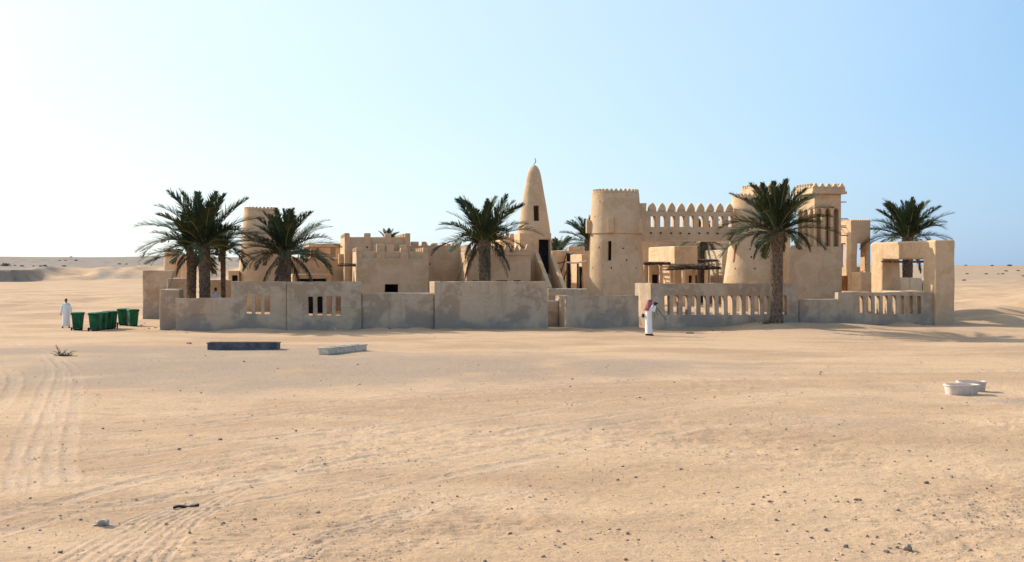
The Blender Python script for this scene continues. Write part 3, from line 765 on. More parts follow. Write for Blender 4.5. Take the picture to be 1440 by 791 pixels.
for k in range(9):
    a = -1.25+2.35*k/8; pts.append(Vector((uc-.06+.17*math.cos(a), vc, zz(226.5)+.21*math.sin(a))))
path_tube(b, pts, [.03, .03]+[.035, .04, .042, .04, .035, .03, .02, .012], 6); T.add('crescent', b, BRASS)
T.add('opening_shade', box_bm(u(757.8, v)-.02, u(773.3, v)+.02, v+.55, v+.62, 1.2, M.z(337.3, 765, v)+.05, .01), CLOTHSHADE)  # no leaf here: black sheet painting the unlit interior of the doorway
# stair with two sloping parapets
def sloped(a0, a1, vA, vB, zA, zB, th=.22):
    bm = bmesh.new()
    pts = [(vA, zA), (vB, zB), (vB, -.4), (vA, -.4)]
    A = [bm.verts.new((a0, y, z)) for y, z in pts]; B = [bm.verts.new((a1, y, z)) for y, z in pts]
    bm.faces.new(A); bm.faces.new(B[::-1])
    for i in range(4): bm.faces.new((A[i], B[i], B[(i+1) % 4], A[(i+1) % 4]))
    bmesh.ops.recalc_face_normals(bm, faces=bm.faces)
    bmesh.ops.bevel(bm, geom=list(bm.edges), offset=.03, segments=1, affect='EDGES')
    return bm
vA, vB = v-.005, v-4.2
uL0, uL1 = u(754.6, vA), u(758.2, vA); uR0, uR1 = u(773.5, vA), u(777, vA)
T.add('stair_parapet', sloped(uL0-.1, uL1, vA, vB, M.z(356, 756, vA), M.z(404, 768, vB)), MW)
T.add('stair_parapet', sloped(uR0, uR1+.1, vA, vB, M.z(358, 775, vA), M.z(408, 792, vB)), MW)
ns = 11; zA = M.z(385, 765, vA)
for k in range(ns):
    v1_ = vA-(vA-vB)*k/ns; v0_ = vA-(vA-vB)*(k+1)/ns; z1_ = zA*(1-k/ns)
    T.add('step', box_bm(uL1+.004, uR0-.004, v0_, v1_-.003, -.3, z1_, .01), MF)

# ------------------------------------------------------------------ court between minaret and round tower
v = 17
ops = [(1, pb(776, 833, v, v+.4, 353)), (-1, hole(795, 808.5, 356, 440, v, 2))]
ops += [(1, (u(793, v), u(811, v), v+2.2, v+2.5, -.4, M.z(352, 800, v)))]
T = house('court_wall', 'wall with a tall dark opening between the minaret stair and the round tower', ops, cat='wall')
merlon_row(T, 'block', u(799, v+.3), u(820, v+.3), v+.2, M.z(353, 805, v), 4, .32, .3, .3)
b = box_bm(u(797, v-.1), u(806.5, v-.1), v-.1, v-.05, 0, M.z(356.5, 802, v), .01); T.add('shade_sheet', b, CLOTHSHADE)  # black sheet across the opening, painted for the dark inside it
for k, (x0, y0, x1, y1) in enumerate(((778, 372, 796, 368), (781, 379, 790, 379), (783, 404, 797, 356), (790, 404, 799, 372))):
    b = bmesh.new(); tube(b, (u(x0, v-.3), v-.3, M.z(y0, x0, v-.3)), (u(x1, v-.12), v-.12, M.z(y1, x1, v-.12)), .045, .035, 6); T.add('leaning_pole', b, WOOD)
v = 12.5
ops = [(1, pb(818.5, 833, v, v+3.5, 358)), (-1, hole(815, 819.5, 376, 440, v, 1.0))]
T = house('door_pier', 'sunlit pier against the left side of the big round tower', ops, cat='wall')
T.add('door_board', box_bm(u(814.8, v+.2), u(818.3, v+.2), v+.2, v+.3, 0, M.z(375, 817, v), .01), CLOTHSHADE)
T = Thing('awning_frame', 'white curved awning pole on two posts left of the round tower', 'awning', M, u(797, 11), 11)
b = bmesh.new()
path_tube(b, [(u(797+k*3.4, 11), 11, M.z(369+1.9*math.sin(k/8*PI)-.22*k, 797, 11)) for k in range(9)], .055, 6); T.add('cross_pole', b, WHITEP)
b = bmesh.new(); tube(b, (u(797, 11), 11, -.2), (u(797, 11), 11, M.z(370, 797, 11)-.05), .04, .035, 6); T.add('post', b, IRON)
b = bmesh.new(); tube(b, (u(812.5, 11), 11, -.2), (u(812.5, 11), 11, M.z(370, 812, 11)-.05), .085, .075, 7); T.add('post', b, WOODP)

# ------------------------------------------------------------------ buildings behind the left palms
E = Frame(17, *M.w(u(400, 12), 12))
def epb(px0, px1, v0, v1, py): return pb(px0, px1, v0, v1, py, -.4, E)
for k, (a, b, py, v0, lab) in enumerate(((361, 379, 352, 3.4, 'narrow tall front with sunlit corner beside the left round tower'), (379.5, 424, 362, 2.2, 'plain front half hidden behind the dark palm trunk'), (424, 483, 362.5, 1.0, 'broad orange lit house front left of the taller block house'))):
    bx = epb(a, b, v0, v0+5, py)
    T = house('block_house', lab, shell(bx), fr=E)
    T.add('coping', box_bm(bx[0]-.05, bx[1]-.3 if k < 2 else bx[1], bx[2]-.07, bx[2]-.003, bx[5]-.14, bx[5]-.02, .02), MW)
    # half-round corner pilaster, catching the sun
    c = lathe([(0, -.4), (.12, -.4), (.11, bx[5]+.04), (0, bx[5]+.06)], 14)
    bmesh.ops.translate(c, verts=c.verts, vec=Vector((bx[0]-.02, bx[2]-.02, 0))); T.add('corner_pilaster', c, MW)
    if k < 2:
        for q in range(3):
            bb = bmesh.new(); z = E.z(359+k*13+random.uniform(-1, 1), a, v0)
            tube(bb, (bx[0]+.1, bx[2]+.3+.1*q, z), (bx[0]-.6-.3*random.random(), bx[2]+.1*q, z), .04, .03, 6); T.add('roof_beam', bb, WOOD)
# upper open gallery behind
v0 = 9
zf = E.z(362, 457, v0); ztop = E.z(343, 457, v0); zs = E.z(348, 457, v0)
ua, ub = E.u(436, v0), E.u(482, v0)
T = Thing('roof_gallery', 'open roof gallery with dark gaps under a flat slab, behind the left palm', 'gallery', E, ua, v0)
T.add('lower_wall', box_bm(ua, ub, v0, v0+3.5, -.4, zf, .03), MW)
T.add('roof_slab', box_bm(ua-.1, ub, v0-.1, v0+3.6, zs+.003, ztop, .04), MF)
for px in (437, 449, 457, 472): T.add('post', box_bm(E.u(px, v0), E.u(px, v0)+.42, v0+.1, v0+.5, zf+.003, zs, .03), MW)
T.add('back_wall', box_bm(ua, ub, v0+3.1, v0+3.4, zf+.003, zs, .02), MF)
# small portal
v0 = -3.5
bx = epb(411, 465.5, v0, v0+1.6, 385.8)
T = house('portal', 'low flat-topped portal with a dark opening behind the slotted wall', [(1, bx), (-1, (E.u(417.5, v0), E.u(459.5, v0), v0-.5, v0+1.3, -.5, E.z(392.3, 440, v0)))], cat='portal', fr=E, bev=.04)
shade_sheet(T, 417.5, 459.5, 392.3, v0, .5, E)
v = 13
ops = [(1, pb(320.5, 336.5, v, v+2.5, 381)), (-1, hole(326, 334, 387.5, 420, v, 1.8))]
T = house('brown_hut', 'small brown hut with a dark opening beside the left round tower', ops, cat='hut')
shade_sheet(T, 326, 334, 387.5, v)
v = 20
ops = [(1, pb(255.5, 263, v, v+2, 358))]
T = house('buttress', 'narrow brown buttress beside the small low round tower at far left', ops, cat='wall')
for q in range(2):
    bb = bmesh.new(); z = M.z(364+q, 258, v); tube(bb, (u(259, v), v+.4, z), (u(258+q*5, v), v-.7, z), .05, .04, 6); T.add('roof_beam', bb, WOOD)

# ------------------------------------------------------------------ court seen through the gate
v = 21
bxq = pb(948.5, 981, v, v+7, 346.5)
ops = shell(bxq, .35, .4)+[(-1, hole(968.5, 981, 387.5, 420, v, 1.3))]
T = house('court_house', 'court house with a wide sunlit left wall, seen through the gate opening on the left', ops)
shade_sheet(T, 968.5, 981, 387.5, v)
ops2 = [(1, pb(906, 947, v+4.2, v+8, 372))]
for a, b in ((917, 926.5), (931.5, 942.5)): ops2.append((-1, hole(a, b, 386.5, 430, v+4.2, 1.3)))
T2 = house('court_house', 'low court house with two dark doorways under the left stick pergola', ops2, mat=MP)
for a, b in ((917, 926.5), (931.5, 942.5)): shade_sheet(T2, a, b, 386.5, v+4.2)
v3 = 22.5
bxq3 = pb(1016, 1060, v3, v3+8, 352)
ops3 = shell(bxq3, .35, .4)+[(1, (u(981.5, v3+1), bxq3[0]+.1, v3+5, v3+8, -.4, M.z(350, 1000, v3+5))), (-1, (u(997.5, v3+5), u(1008.5, v3+5), v3+4.5, v3+6.3, -.5, M.z(388, 1003, v3+5)))]
T3 = house('court_house', 'court house seen through the gate opening at right, behind the thatched pergola', ops3, mat=MP)
shade_sheet(T3, 997.5, 1008.5, 388, v3+5)
v4 = 33
bx4 = pb(975, 1040, v4, v4+.4, 345); bxr = pb(890, 978, v4-3, v4-2.6, 336); bxs = pb(978, 1052, v4-3, v4-2.6, 348)
Tr = house('rear_wall', 'long plain shaded wall closing the court behind the gate', [(1, bxr), (1, bxs)], cat='wall')
T4 = house('rear_wall', 'distant sunlit wall topped by small merlons, seen under the gate lintel', [(1, bx4)], cat='wall', mat=MP)
merlon_row(T4, 'block', bx4[0], bx4[1], v4+.2, bx4[5], 14, .24, .3, .3, MP)
def pergola(label, px0, px1, v0, dep, py, posts, n, mat, thick, name='pergola'):
    T = Thing(name, label, 'pergola', M, u(px0, v0), v0)
    z = M.z(py, (px0+px1)/2, v0)
    for px in posts:
        for vv in (v0+.15, v0+dep-.15):
            b = csg([(1, (u(px, v0)-.11, u(px, v0)+.11, vv-.11, vv+.11, -.3, z-.1))], .02); T.add('post', b, MP)
    for vv in (v0+.15, v0+dep-.15):
        b = bmesh.new(); path_tube(b, [(u(px0+(px1-px0)*k/6, v0)-.1, vv, z-.03+random.uniform(-.03, .03)) for k in range(7)], .07, 6); T.add('beam', b, WOOD)
    for k in range(n):
        uu = u(px0, v0)+(u(px1, v0)-u(px0, v0))*(k+.5)/n; b = bmesh.new()
        path_tube(b, [(uu+random.uniform(-.1, .1), v0-.3-random.random()*.3, z+.06), (uu+random.uniform(-.1, .1), v0+dep*.5, z+.1), (uu+random.uniform(-.1, .1), v0+dep+.2, z+.07)], thick, 5); T.add('roof_stick', b, mat)
    return T, z
pergola('stick pergola with thin gaps, left in the court behind the gate', 906, 948, 21.8, 3.2, 371, (930,), 9, WOOD, .06)
T, z = pergola('thatched pergola on pale posts, right in the court behind the gate', 957, 1015, 17, 3.2, 378, (962, 994), 10, WOOD, .06)
bm = bmesh.new()
for k in range(420):
    uu = random.uniform(u(955, 17), u(1015.5, 17)); vv = random.uniform(16.7, 20.4); L = random.uniform(.4, 1.0); a = random.gauss(0, .35); zz0 = z+.12+random.random()*.2
    d = Vector((math.cos(a)*L/2, math.sin(a)*L/2, random.gauss(0, .05))); p = Vector((uu, vv, zz0)); s = Vector((-d.y, d.x, 0)).normalized()*.05
    f = [bm.verts.new(p-d-s), bm.verts.new(p+d-s), bm.verts.new(p+d+s), bm.verts.new(p-d+s)]; bm.faces.new(f)
o = T.add('thatch', bm, THATCH); o['kind'] = 'stuff'
T, z = pergola('bare pole frame above the thatched pergola in the gate court', 979, 1012, 23.5, 2.4, 367, (1009,), 5, WOOD, .04)

# ------------------------------------------------------------------ tall building and wind tower on the right
v = 15
bx = pb(1060, 1112, v, v+2.6, 264.5)
T = house('crenellated_keep', 'tall sunlit crenellated block behind the near palm crown', shell(bx, .4, .7))
merlon_row(T, 'stepped', bx[0], bx[1], v+.2, bx[5], 8, .34, .26, .34)
merlon_row(T, 'stepped', v+.4, v+2.6, bx[0]+.2, bx[5], 5, .38, .26, .34, along='v')
# wind tower
v = 5.0
T = Thing('wind_tower', 'square wind tower with tall pointed arches and a crenellated cornice, right of the near palm', 'tower', M, u(1146, v), v)
bxl = pb(1109.5, 1184, v, v+4.2, 348)
T.add('lower_block', csg([(1, bxl), (1, (bxl[0]+.3, u(1127, v), v+.003, v+.4, bxl[5]-.1, bxl[5]+.12)), (1, (u(1127, v), u(1131, v), v+.002, v+.4, bxl[5]-.1, bxl[5]+.3))], .06), MW)
uA, uB = u(1145.5, v+.15), u(1183, v+.15); vA, vB = v+.15, v+2.9
zA, zB = bxl[5]-.05, M.z(273, 1165, v)
ops = [(1, (uA, uB, vA, vB, zA, zB)), (-1, (uA+.42, uB-.42, vA+.42, vB-.42, zA+.3, zB-.4))]
zs0, zs1 = M.z(347, 1165, v), M.z(293, 1165, v)
sp = []
for a, b in ((1148.6, 1155.6), (1160.2, 1168), (1172.3, 1179.8)):
    hb_ = (u(a, vA), u(b, vA), vA-.5, vA+.6, zs0, zs1); ops.append((-1, hb_)); sp.append(hb_)
nl = 3; sv = []
for k in range(nl):
    c = vA+(vB-vA)*(k+.5)/nl; hb_ = (uA-.5, uA+.6, c-.26, c+.26, zs0, zs1); ops.append((-1, hb_)); sv.append(hb_)
# inner cross walls of the shaft
um = (uA+uB)/2; vm = (vA+vB)/2
ops.append((1, (um-.1, um+.1, vA+.42, vB-.42, zA+.3, zB-.4))); ops.append((1, (uA+.42, uB-.42, vm-.1, vm+.1, zA+.3, zB-.4)))
bm = csg(ops, .03)
for h in sp: spandrels(bm, h[0]-.004, h[1]+.004, h[5]-.34, h[5]+.004, vA+.01, vA+.4)
b2 = bmesh.new()
for h in sv: spandrels(b2, h[2]-.004, h[3]+.004, h[5]-.34, h[5]+.004, -uA-.4, -uA-.01)
bmesh.ops.transform(b2, matrix=Matrix(((0, -1, 0, 0), (1, 0, 0, 0), (0, 0, 1, 0), (0, 0, 0, 1))), verts=b2.verts)
merge(bm, b2)
T.add('shaft', bm, MW)
zc1 = M.z(270, 1165, v)
T.add('cornice', csg([(1, (uA-.28, uB+.28, vA-.28, vB+.28, zB-.001+.004, zB+.16)), (1, (uA-.2, uB+.2, vA-.2, vB+.2, zB+.1, zB+.36)), (-1, (uA+.1, uB-.1, vA+.1, vB-.1, zB+.16, zB+1))], .03), MW)
nF = 5
merlon_row(T, 'stepped', uA-.2, uB+.2, vA-.05, zB+.36, nF, (uB-uA+.4)/nF*.96, .33, .28)
merlon_row(T, 'stepped', uA-.2, uB+.2, vB+.05, zB+.36, nF, (uB-uA+.4)/nF*.96, .33, .28)
merlon_row(T, 'stepped', vA+.2, vB-.1, uA-.05, zB+.36, 6, .42, .33, .28, along='v')
merlon_row(T, 'stepped', vA+.2, vB-.1, uB+.05, zB+.36, 6, .42, .33, .28, along='v')
for py in (284, 308, 318, 331):
    for vv in (vA+.35, vA+1.4):
        b = bmesh.new(); z = M.z(py, 1185, v); tube(b, (uB-.05, vv, z), (uB+.42+random.random()*.18, vv-.1, z+random.uniform(-.03, .05)), .04, .03, 6); T.add('scaffold_pole', b, WOOD)
# open upper pavilion right of the wind tower
v = 13
bx = pb(1197, 1224, v, v+3.6, 311)
ops = [(1, bx), (-1, (bx[0]+.4, bx[1]-.4, v+.4, v+3.2, .5, bx[5]-.5)),
       (-1, hole(1205.3, 1218.5, 342.5, 382, v, 5)), (-1, hole(1212.5, 1219, 381, 396, v, .6))]
for a in ((v+1.0, v+2.2),): ops.append((-1, (bx[0]-1, bx[1]+1, a[0], a[1], M.z(376, 1190, v), M.z(342, 1190, v))))
ops.append((-1, (bx[0]-1, bx[0]+.6, v+.6, v+2.6, -1, M.z(388, 1190, v))))
T = house('roof_pavilion', 'tall narrow tower with open doorways showing sky, right of the wind tower', ops, cat='tower')
merlon_row(T, 'tooth', bx[0], bx[1], v+.17, bx[5], 9, .145, .13, .26)
merlon_row(T, 'tooth', v+.3, v+3.5, bx[0]+.17, bx[5], 14, .2, .13, .26, along='v')
for q in range(3):
    bb = bmesh.new(); z = M.z(320+random.uniform(-1, 2), 1190, v); tube(bb, (bx[0]+.1, v+.8+q*.7, z), (bx[0]-.45, v+.7+q*.7, z+.03), .035, .03, 6); T.add('roof_beam', bb, WOOD)
v = 9.5
T = house('low_annex', 'low annexe with rubble on its roof, under the narrow tower', [(1, pb(1186, 1224, v, v+2.5, 410)), (1, pb(1211, 1226, v+1.6, v+3.2, 383))])

# ------------------------------------------------------------------ gateway at the right end
uN0, uN1 = u(1315.5, -.35), u(1343, -.35)
v0, v1 = -.35, 8.2
zN = M.z(338, 1328, v0)
va, vb = M.v(1298, uN0), M.v(1241, uN0)
zo = M.zu(365, uN0, (va+vb)/2)
ops = [(1, (uN0, uN1, v0, v1, -.4, zN)), (-1, (uN0-.5, uN1+.5, va, vb, M.zu(411, uN0, va), zo))]
T = house('end_gateway', 'thick tall sunlit wall with a big square opening, at the right end of the compound', ops, cat='gateway', bev=.1)
for k in range(8):
    vv = va+.15+(vb-va-.3)*k/7; b = bmesh.new(); z = zo-.16
    tube(b, (uN0-.03-random.random()*.1, vv+random.uniform(-.1, .1), z+.03), (uN1+.2, vv, z-.02), .055, .05, 6); T.add('opening_beam', b, WOODP if k % 3 else WOOD)
# cream gate wall seen through it
uC = u(1299, 7.0)
T = Thing('cream_gate', 'cream painted panelled gate wall seen through the right gateway opening', 'gate', M, uC, 7)
zc = M.z(391, 1285, 8)
T.add('panel', box_bm(uC, uC+.2, 7.0, 8.9, -.3, zc-.003, .02), MC)
T.add('panel', box_bm(uC, uC+.2, 8.95, 10.8, -.3, zc, .02), MC)
T.add('rail', box_bm(uC-.05, uC-.003, 7.0, 10.8, zc-.9, zc-.82, .01), MP)
b = bmesh.new(); tube(b, (uC-.25, 6.7, -.2), (uC-.25, 6.7, zc-.35), .03, .03, 6); T.add('post', b, IRON)

# ------------------------------------------------------------------ palms
def frond_mesh(e0, B, seed, dead=False):
    rnd = random.Random(seed); bm = bmesh.new()
    n = 14; pts = []; p = Vector((0, 0, 0)); side = rnd.uniform(-.25, .25)
    for k in range(n+1):
        t = k/n; e = e0-B*t**1.25; pts.append(p.copy())
        p = p+Vector((math.cos(e)*math.cos(side*t), math.cos(e)*math.sin(side*t), math.sin(e)))/n
    def at(t):
        x = t*n; i = min(int(x), n-1); return pts[i].lerp(pts[i+1], x-i), (pts[i+1]-pts[i]).normalized()
    # rachis (triangular section)
    rings = []
    for k in range(0, n+1, 2):
        q, d = at(min(k/n, .999)); up = Vector((-d.z, 0, d.x)); s = Vector((0, 1, 0)); r = .012*(1-k/n*.85)
        rings.append([bm.verts.new(q+s*r*1.3), bm.verts.new(q-s*r*1.3), bm.verts.new(q-up*r*1.2)])
    for a, b in zip(rings, rings[1:]):
        for k in range(3):
            f = bm.faces.new((a[k], b[k], b[(k+1) % 3], a[(k+1) % 3])); f.material_index = 1
    N = 54
    for k in range(N):
        for sg in (-1, 1):
            t = .1+.895*(k+rnd.random()*.6)/N; q, d = at(min(t, .999)); up = Vector((-d.z, 0, d.x)).normalized()
            L = .212*(math.sin(min(1, (t*.93+.1))*PI)**.55+.18)*rnd.uniform(.85, 1.1)*(.7 if t > .93 else 1)
            sw = R(rnd.uniform(34, 50))-t*.3
            el = rnd.choice((R(42), R(22), R(6)))+rnd.gauss(0, .12)
            if dead: el = R(-55)+rnd.gauss(0, .3); L *= .75
            s = Vector((0, sg, 0))
            dr = (d*math.cos(sw)+(s*math.cos(el)+up*math.sin(el))*math.sin(sw)).normalized()
            w = dr.cross(up if abs(dr.dot(up)) < .9 else s).normalized()*.0085
            m = q+dr*L*.55; e = q+dr*L+Vector((0, 0, -1))*L*rnd.uniform(.02, .14)
            v0, v1 = bm.verts.new(q-w*.7), bm.verts.new(q+w*.7); v2, v3 = bm.verts.new(m-w), bm.verts.new(m+w); v4 = bm.verts.new(e)
            bm.faces.new((v0, v1, v3, v2)); bm.faces.new((v2, v3, v4))
    me = bpy.data.meshes.new('frond'); bm.to_mesh(me); bm.free()
    me.materials.append(FRONDD if dead else FROND); me.materials.append(RACHIS)
    return me
LEV = [(86, 16), (77, 24), (68, 32), (58, 42), (47, 52), (35, 60), (22, 66), (8, 70), (-12, 64)]
FM = [[frond_mesh(R(a), R(b)*f, 100+i*7+s) for s, f in enumerate((.75, 1.0, 1.2))] for i, (a, b) in enumerate(LEV)]
FMD = [frond_mesh(R(a), R(b), 300+i, True) for i, (a, b) in enumerate(((-15, 70), (-40, 48), (20, 112)))]
def trunk_bm(h, r0, r1, lean, seed, scales=True):
    rnd = random.Random(seed); bm = bmesh.new(); n = 18; m = max(12, int(h/.28)); rings = []
    for k in range(m+1):
        t = k/m; c = Vector((lean[0]*t*t, lean[1]*t*t, h*t)); r = r0+(r1-r0)*t
        r *= 1+.25*max(0, .12-t)/.12*1.0
        rings.append([bm.verts.new(c+Vector((math.cos(2*PI*i/n), math.sin(2*PI*i/n), 0))*r*(.86+rnd.uniform(-.02, .02))) for i in range(n)])
    for a, b in zip(rings, rings[1:]):
        for i in range(n): bm.faces.new((a[i], a[(i+1) % n], b[(i+1) % n], b[i]))
    bm.faces.new(rings[-1])
    # cut leaf bases: overlapping wedges in a spiral
    if scales:
        rows = int(h/.115); per = 11
        for k in range(rows):
            t = (k+.3)/rows; r = (r0+(r1-r0)*t)*(1+.25*max(0, .12-t)/.12); c = Vector((lean[0]*t*t, lean[1]*t*t, h*t))
            for i in range(per):
                a = 2*PI*(i+.5*(k % 2)+.17*k)/per+rnd.uniform(-.08, .08); d = Vector((math.cos(a), math.sin(a), 0)); s = Vector((-d.y, d.x, 0))
                w = PI*r/per*.82; o_ = .04*rnd.uniform(.6, 1.3)*(1+1.2*max(0, t-.75)/.25); hh = .17*rnd.uniform(.8, 1.2)*(1+1.0*max(0, t-.8)/.2)
                b0 = c+d*(r*.84)-Vector((0, 0, .05)); top = c+d*(r*.9+o_)+Vector((0, 0, hh)); 
                p = [b0-s*w, b0+s*w, top+s*w*.55, top-s*w*.55, c+d*(r*.78)+s*w*.5+Vector((0, 0, hh*.8)), c+d*(r*.78)-s*w*.5+Vector((0, 0, hh*.8))]
                V = [bm.verts.new(x) for x in p]
                bm.faces.new((V[0], V[1], V[2], V[3])); bm.faces.new((V[3], V[2], V[4], V[5])); bm.faces.new((V[1], V[4], V[2])); bm.faces.new((V[0], V[3], V[5]))
    bmesh.ops.recalc_face_normals(bm, faces=bm.faces)
    return bm
def palm(label, px, py, rpx, v, wpx, n, seed, lean_px=0, dead=0, lo=8, skew=0, zbase=None):
    rnd = random.Random(seed)
    ub = u(px, v); x, y = M.w(ub, v); sc = y/F
    z0 = zg(x, y)-.15 if zbase is None else zbase
    e = empty('palm_tree', (x, y, z0), 0, label, 'palm tree', 'date palms around the desert village')
    h = CAM_H-(py-HOR)*sc-z0; r = wpx*sc/2
    lean = (lean_px*sc, rnd.uniform(-.2, .2))
    obj('trunk', trunk_bm(h-.25, r*.95, r*1.0, lean, seed), BARK, e)
    L = rpx*sc
    top = Vector((lean[0], lean[1], h-.25))
    for k in range(n):
        t = (k+.5)/n; li = min(lo, int(t**.85*(lo+1))); me = rnd.choice(FM[li])
        o = bpy.data.objects.new('frond', me); COL.objects.link(o); o.parent = e
        a = k*2.39996+rnd.uniform(-.25, .25)
        zz_ = .25*(1-t)-.12; rr = r*.55*(.3+.7*t)
        o.location = top+Vector((math.cos(a)*rr, math.sin(a)*rr, zz_))
        s = L*1.16*rnd.uniform(.86, 1.12)*(.74, .80, .87, .94, 1, 1, 1, .95, .85)[li]
        if skew: s *= 1-skew*math.cos(a)
        o.rotation_euler = (rnd.uniform(-.25, .25), rnd.uniform(-.1, .1), a); o.scale = (s, s, s)
    for k in range(dead):
        o = bpy.data.objects.new('dry_frond', rnd.choice(FMD)); COL.objects.link(o); o.parent = e
        a = 2*PI*(k+rnd.random()*.6)/dead; o.location = top+Vector((math.cos(a)*r*.7, math.sin(a)*r*.7, -.1))
        s = L*rnd.uniform(.75, 1.0); o.rotation_euler = (0, 0, a); o.scale = (s, s*.8, s)
    return e
palm('large palm at far left with a wide crown, right one of the twin trunks', 288, 339, 84, 4.6, 16.5, 42, 1, lo=7)
palm('palm with a dark shaggy trunk just left of the large left palm', 269, 352, 60, 5.6, 14, 22, 2, lo=7, dead=6)
palm('slim small palm right of the twin trunks', 314, 347, 40, 6.5, 6.5, 20, 3, lo=6)
palm('dense dark palm in front of the left round tower', 401, 350, 68, 5.2, 18, 44, 4, lo=7, dead=7)
palm('single palm with drooping dry fronds left of the minaret', 681, 335, 71, 4.6, 18, 34, 5, dead=8, lo=6)
palm('near palm standing outside the wall in front of the wind tower', 1092, 320, 73, -1.7, 18, 42, 6, lean_px=1, dead=7, lo=7)
palm('palm behind the right end gateway', 1276, 330, 60, 12.5, 15, 40, 8, lo=6, dead=4)
palm('palm half hidden behind the big round tower', 828, 336, 42, 24, 12, 34, 9)
palm('palm top just showing over the taller rear block house', 546, 338, 22, 30, 8, 24, 10, lo=5)
palm('small palm between the minaret and the round tower palm', 783, 358, 33, 26, 8, 22, 11, lo=6)
palm('palm behind the small windows of the gate wall', 990, 334, 34, 27, 9, 30, 12)

# ------------------------------------------------------------------ people
def blob(bm, c, s, seg=12, rot=None):
    m = Matrix.Translation(c) @ (rot.to_matrix().to_4x4() if rot else Matrix()) @ Matrix.Diagonal((*s, 1))
    bmesh.ops.create_uvsphere(bm, u_segments=seg, v_segments=max(6, seg*2//3), radius=1, matrix=m)
def head_bm(c, yaw=0, pitch=0):
    bm = bmesh.new(); bmesh.ops.create_uvsphere(bm, u_segments=20, v_segments=14, radius=1)
    for v_ in bm.verts:
        x, y, z = v_.co; f = max(0, y)
        w = .078*(1-.28*max(0, -z)*f); 
        v_.co = Vector((x*w, y*.098*(1-.12*max(0, -z)), z*.118))
    blob(bm, Vector((0, .098, -.015)), (.014, .024, .026), 8)
    blob(bm, Vector((0, .09, .028)), (.045, .014, .008), 8)
    blob(bm, Vector((0, .078, -.088)), (.028, .024, .022), 8)
    for s in (-1, 1): blob(bm, Vector((s*.078, -.005, -.005)), (.012, .022, .032), 8)
    m = Matrix.Translation(c) @ Euler((pitch, 0, yaw)).to_matrix().to_4x4()
    bmesh.ops.transform(bm, matrix=m, verts=bm.verts); return bm, m
def skin_mesh(J, edges, root):
    names = list(J); me = bpy.data.meshes.new('body')
    me.from_pydata([J[k][0] for k in names], [(names.index(a), names.index(b)) for a, b in edges], [])
    o = bpy.data.objects.new('tmp', me); COL.objects.link(o)
    md = o.modifiers.new('s', 'SKIN'); md.use_smooth_shade = True
    for i, k in enumerate(names):
        sv_ = me.skin_vertices[0].data[i]; r = J[k][1]; sv_.radius = (r, r); sv_.use_root = (k == root)
    o.modifiers.new('ss', 'SUBSURF').levels = 1
    bake(o); new = o.data; bpy.data.objects.remove(o); return new
def hand(J, Ed, pre, wr, d, palm_n, sgn, curl=.5):
    """palm with four fingers of unequal length and a side thumb"""
    d = Vector(d).normalized(); n = Vector(palm_n).normalized(); s = d.cross(n).normalized()*sgn
    wr = Vector(wr)
    J[pre+'p'] = (wr+d*.05, .026); Ed.append((pre+'w', pre+'p'))
    for i, (off, L) in enumerate(((.030, .070), (.010, .080), (-.010, .074), (-.029, .058))):
        b0 = wr+d*.088+s*off; J[f'{pre}k{i}'] = (b0, .0105); Ed.append((pre+'p', f'{pre}k{i}'))
        d1 = (d*math.cos(curl)+n*math.sin(curl)); p1 = b0+d1*L*.5; d2 = (d*math.cos(curl*2)+n*math.sin(curl*2)); p2 = p1+d2*L*.5
        J[f'{pre}m{i}'] = (p1, .0092); J[f'{pre}t{i}'] = (p2, .008); Ed += [(f'{pre}k{i}', f'{pre}m{i}'), (f'{pre}m{i}', f'{pre}t{i}')]
    t0 = wr+d*.035+s*.034; t1 = t0+(d*.7+s*.6+n*.3).normalized()*.036; t2 = t1+(d*.9+n*.35).normalized()*.03
    J[pre+'u0'] = (t0, .013); J[pre+'u1'] = (t1, .0105); J[pre+'u2'] = (t2, .009)
    Ed += [(pre+'p', pre+'u0'), (pre+'u0', pre+'u1'), (pre+'u1', pre+'u2')]
def remesh(o, vox):
    md = o.modifiers.new('r', 'REMESH'); md.mode = 'VOXEL'; md.voxel_size = vox; md.use_smooth_shade = True; bake(o)
    sm = o.modifiers.new('sm', 'SMOOTH'); sm.factor = .5; sm.iterations = 3; bake(o)
    o.data.polygons.foreach_set('use_smooth', [True]*len(o.data.polygons))
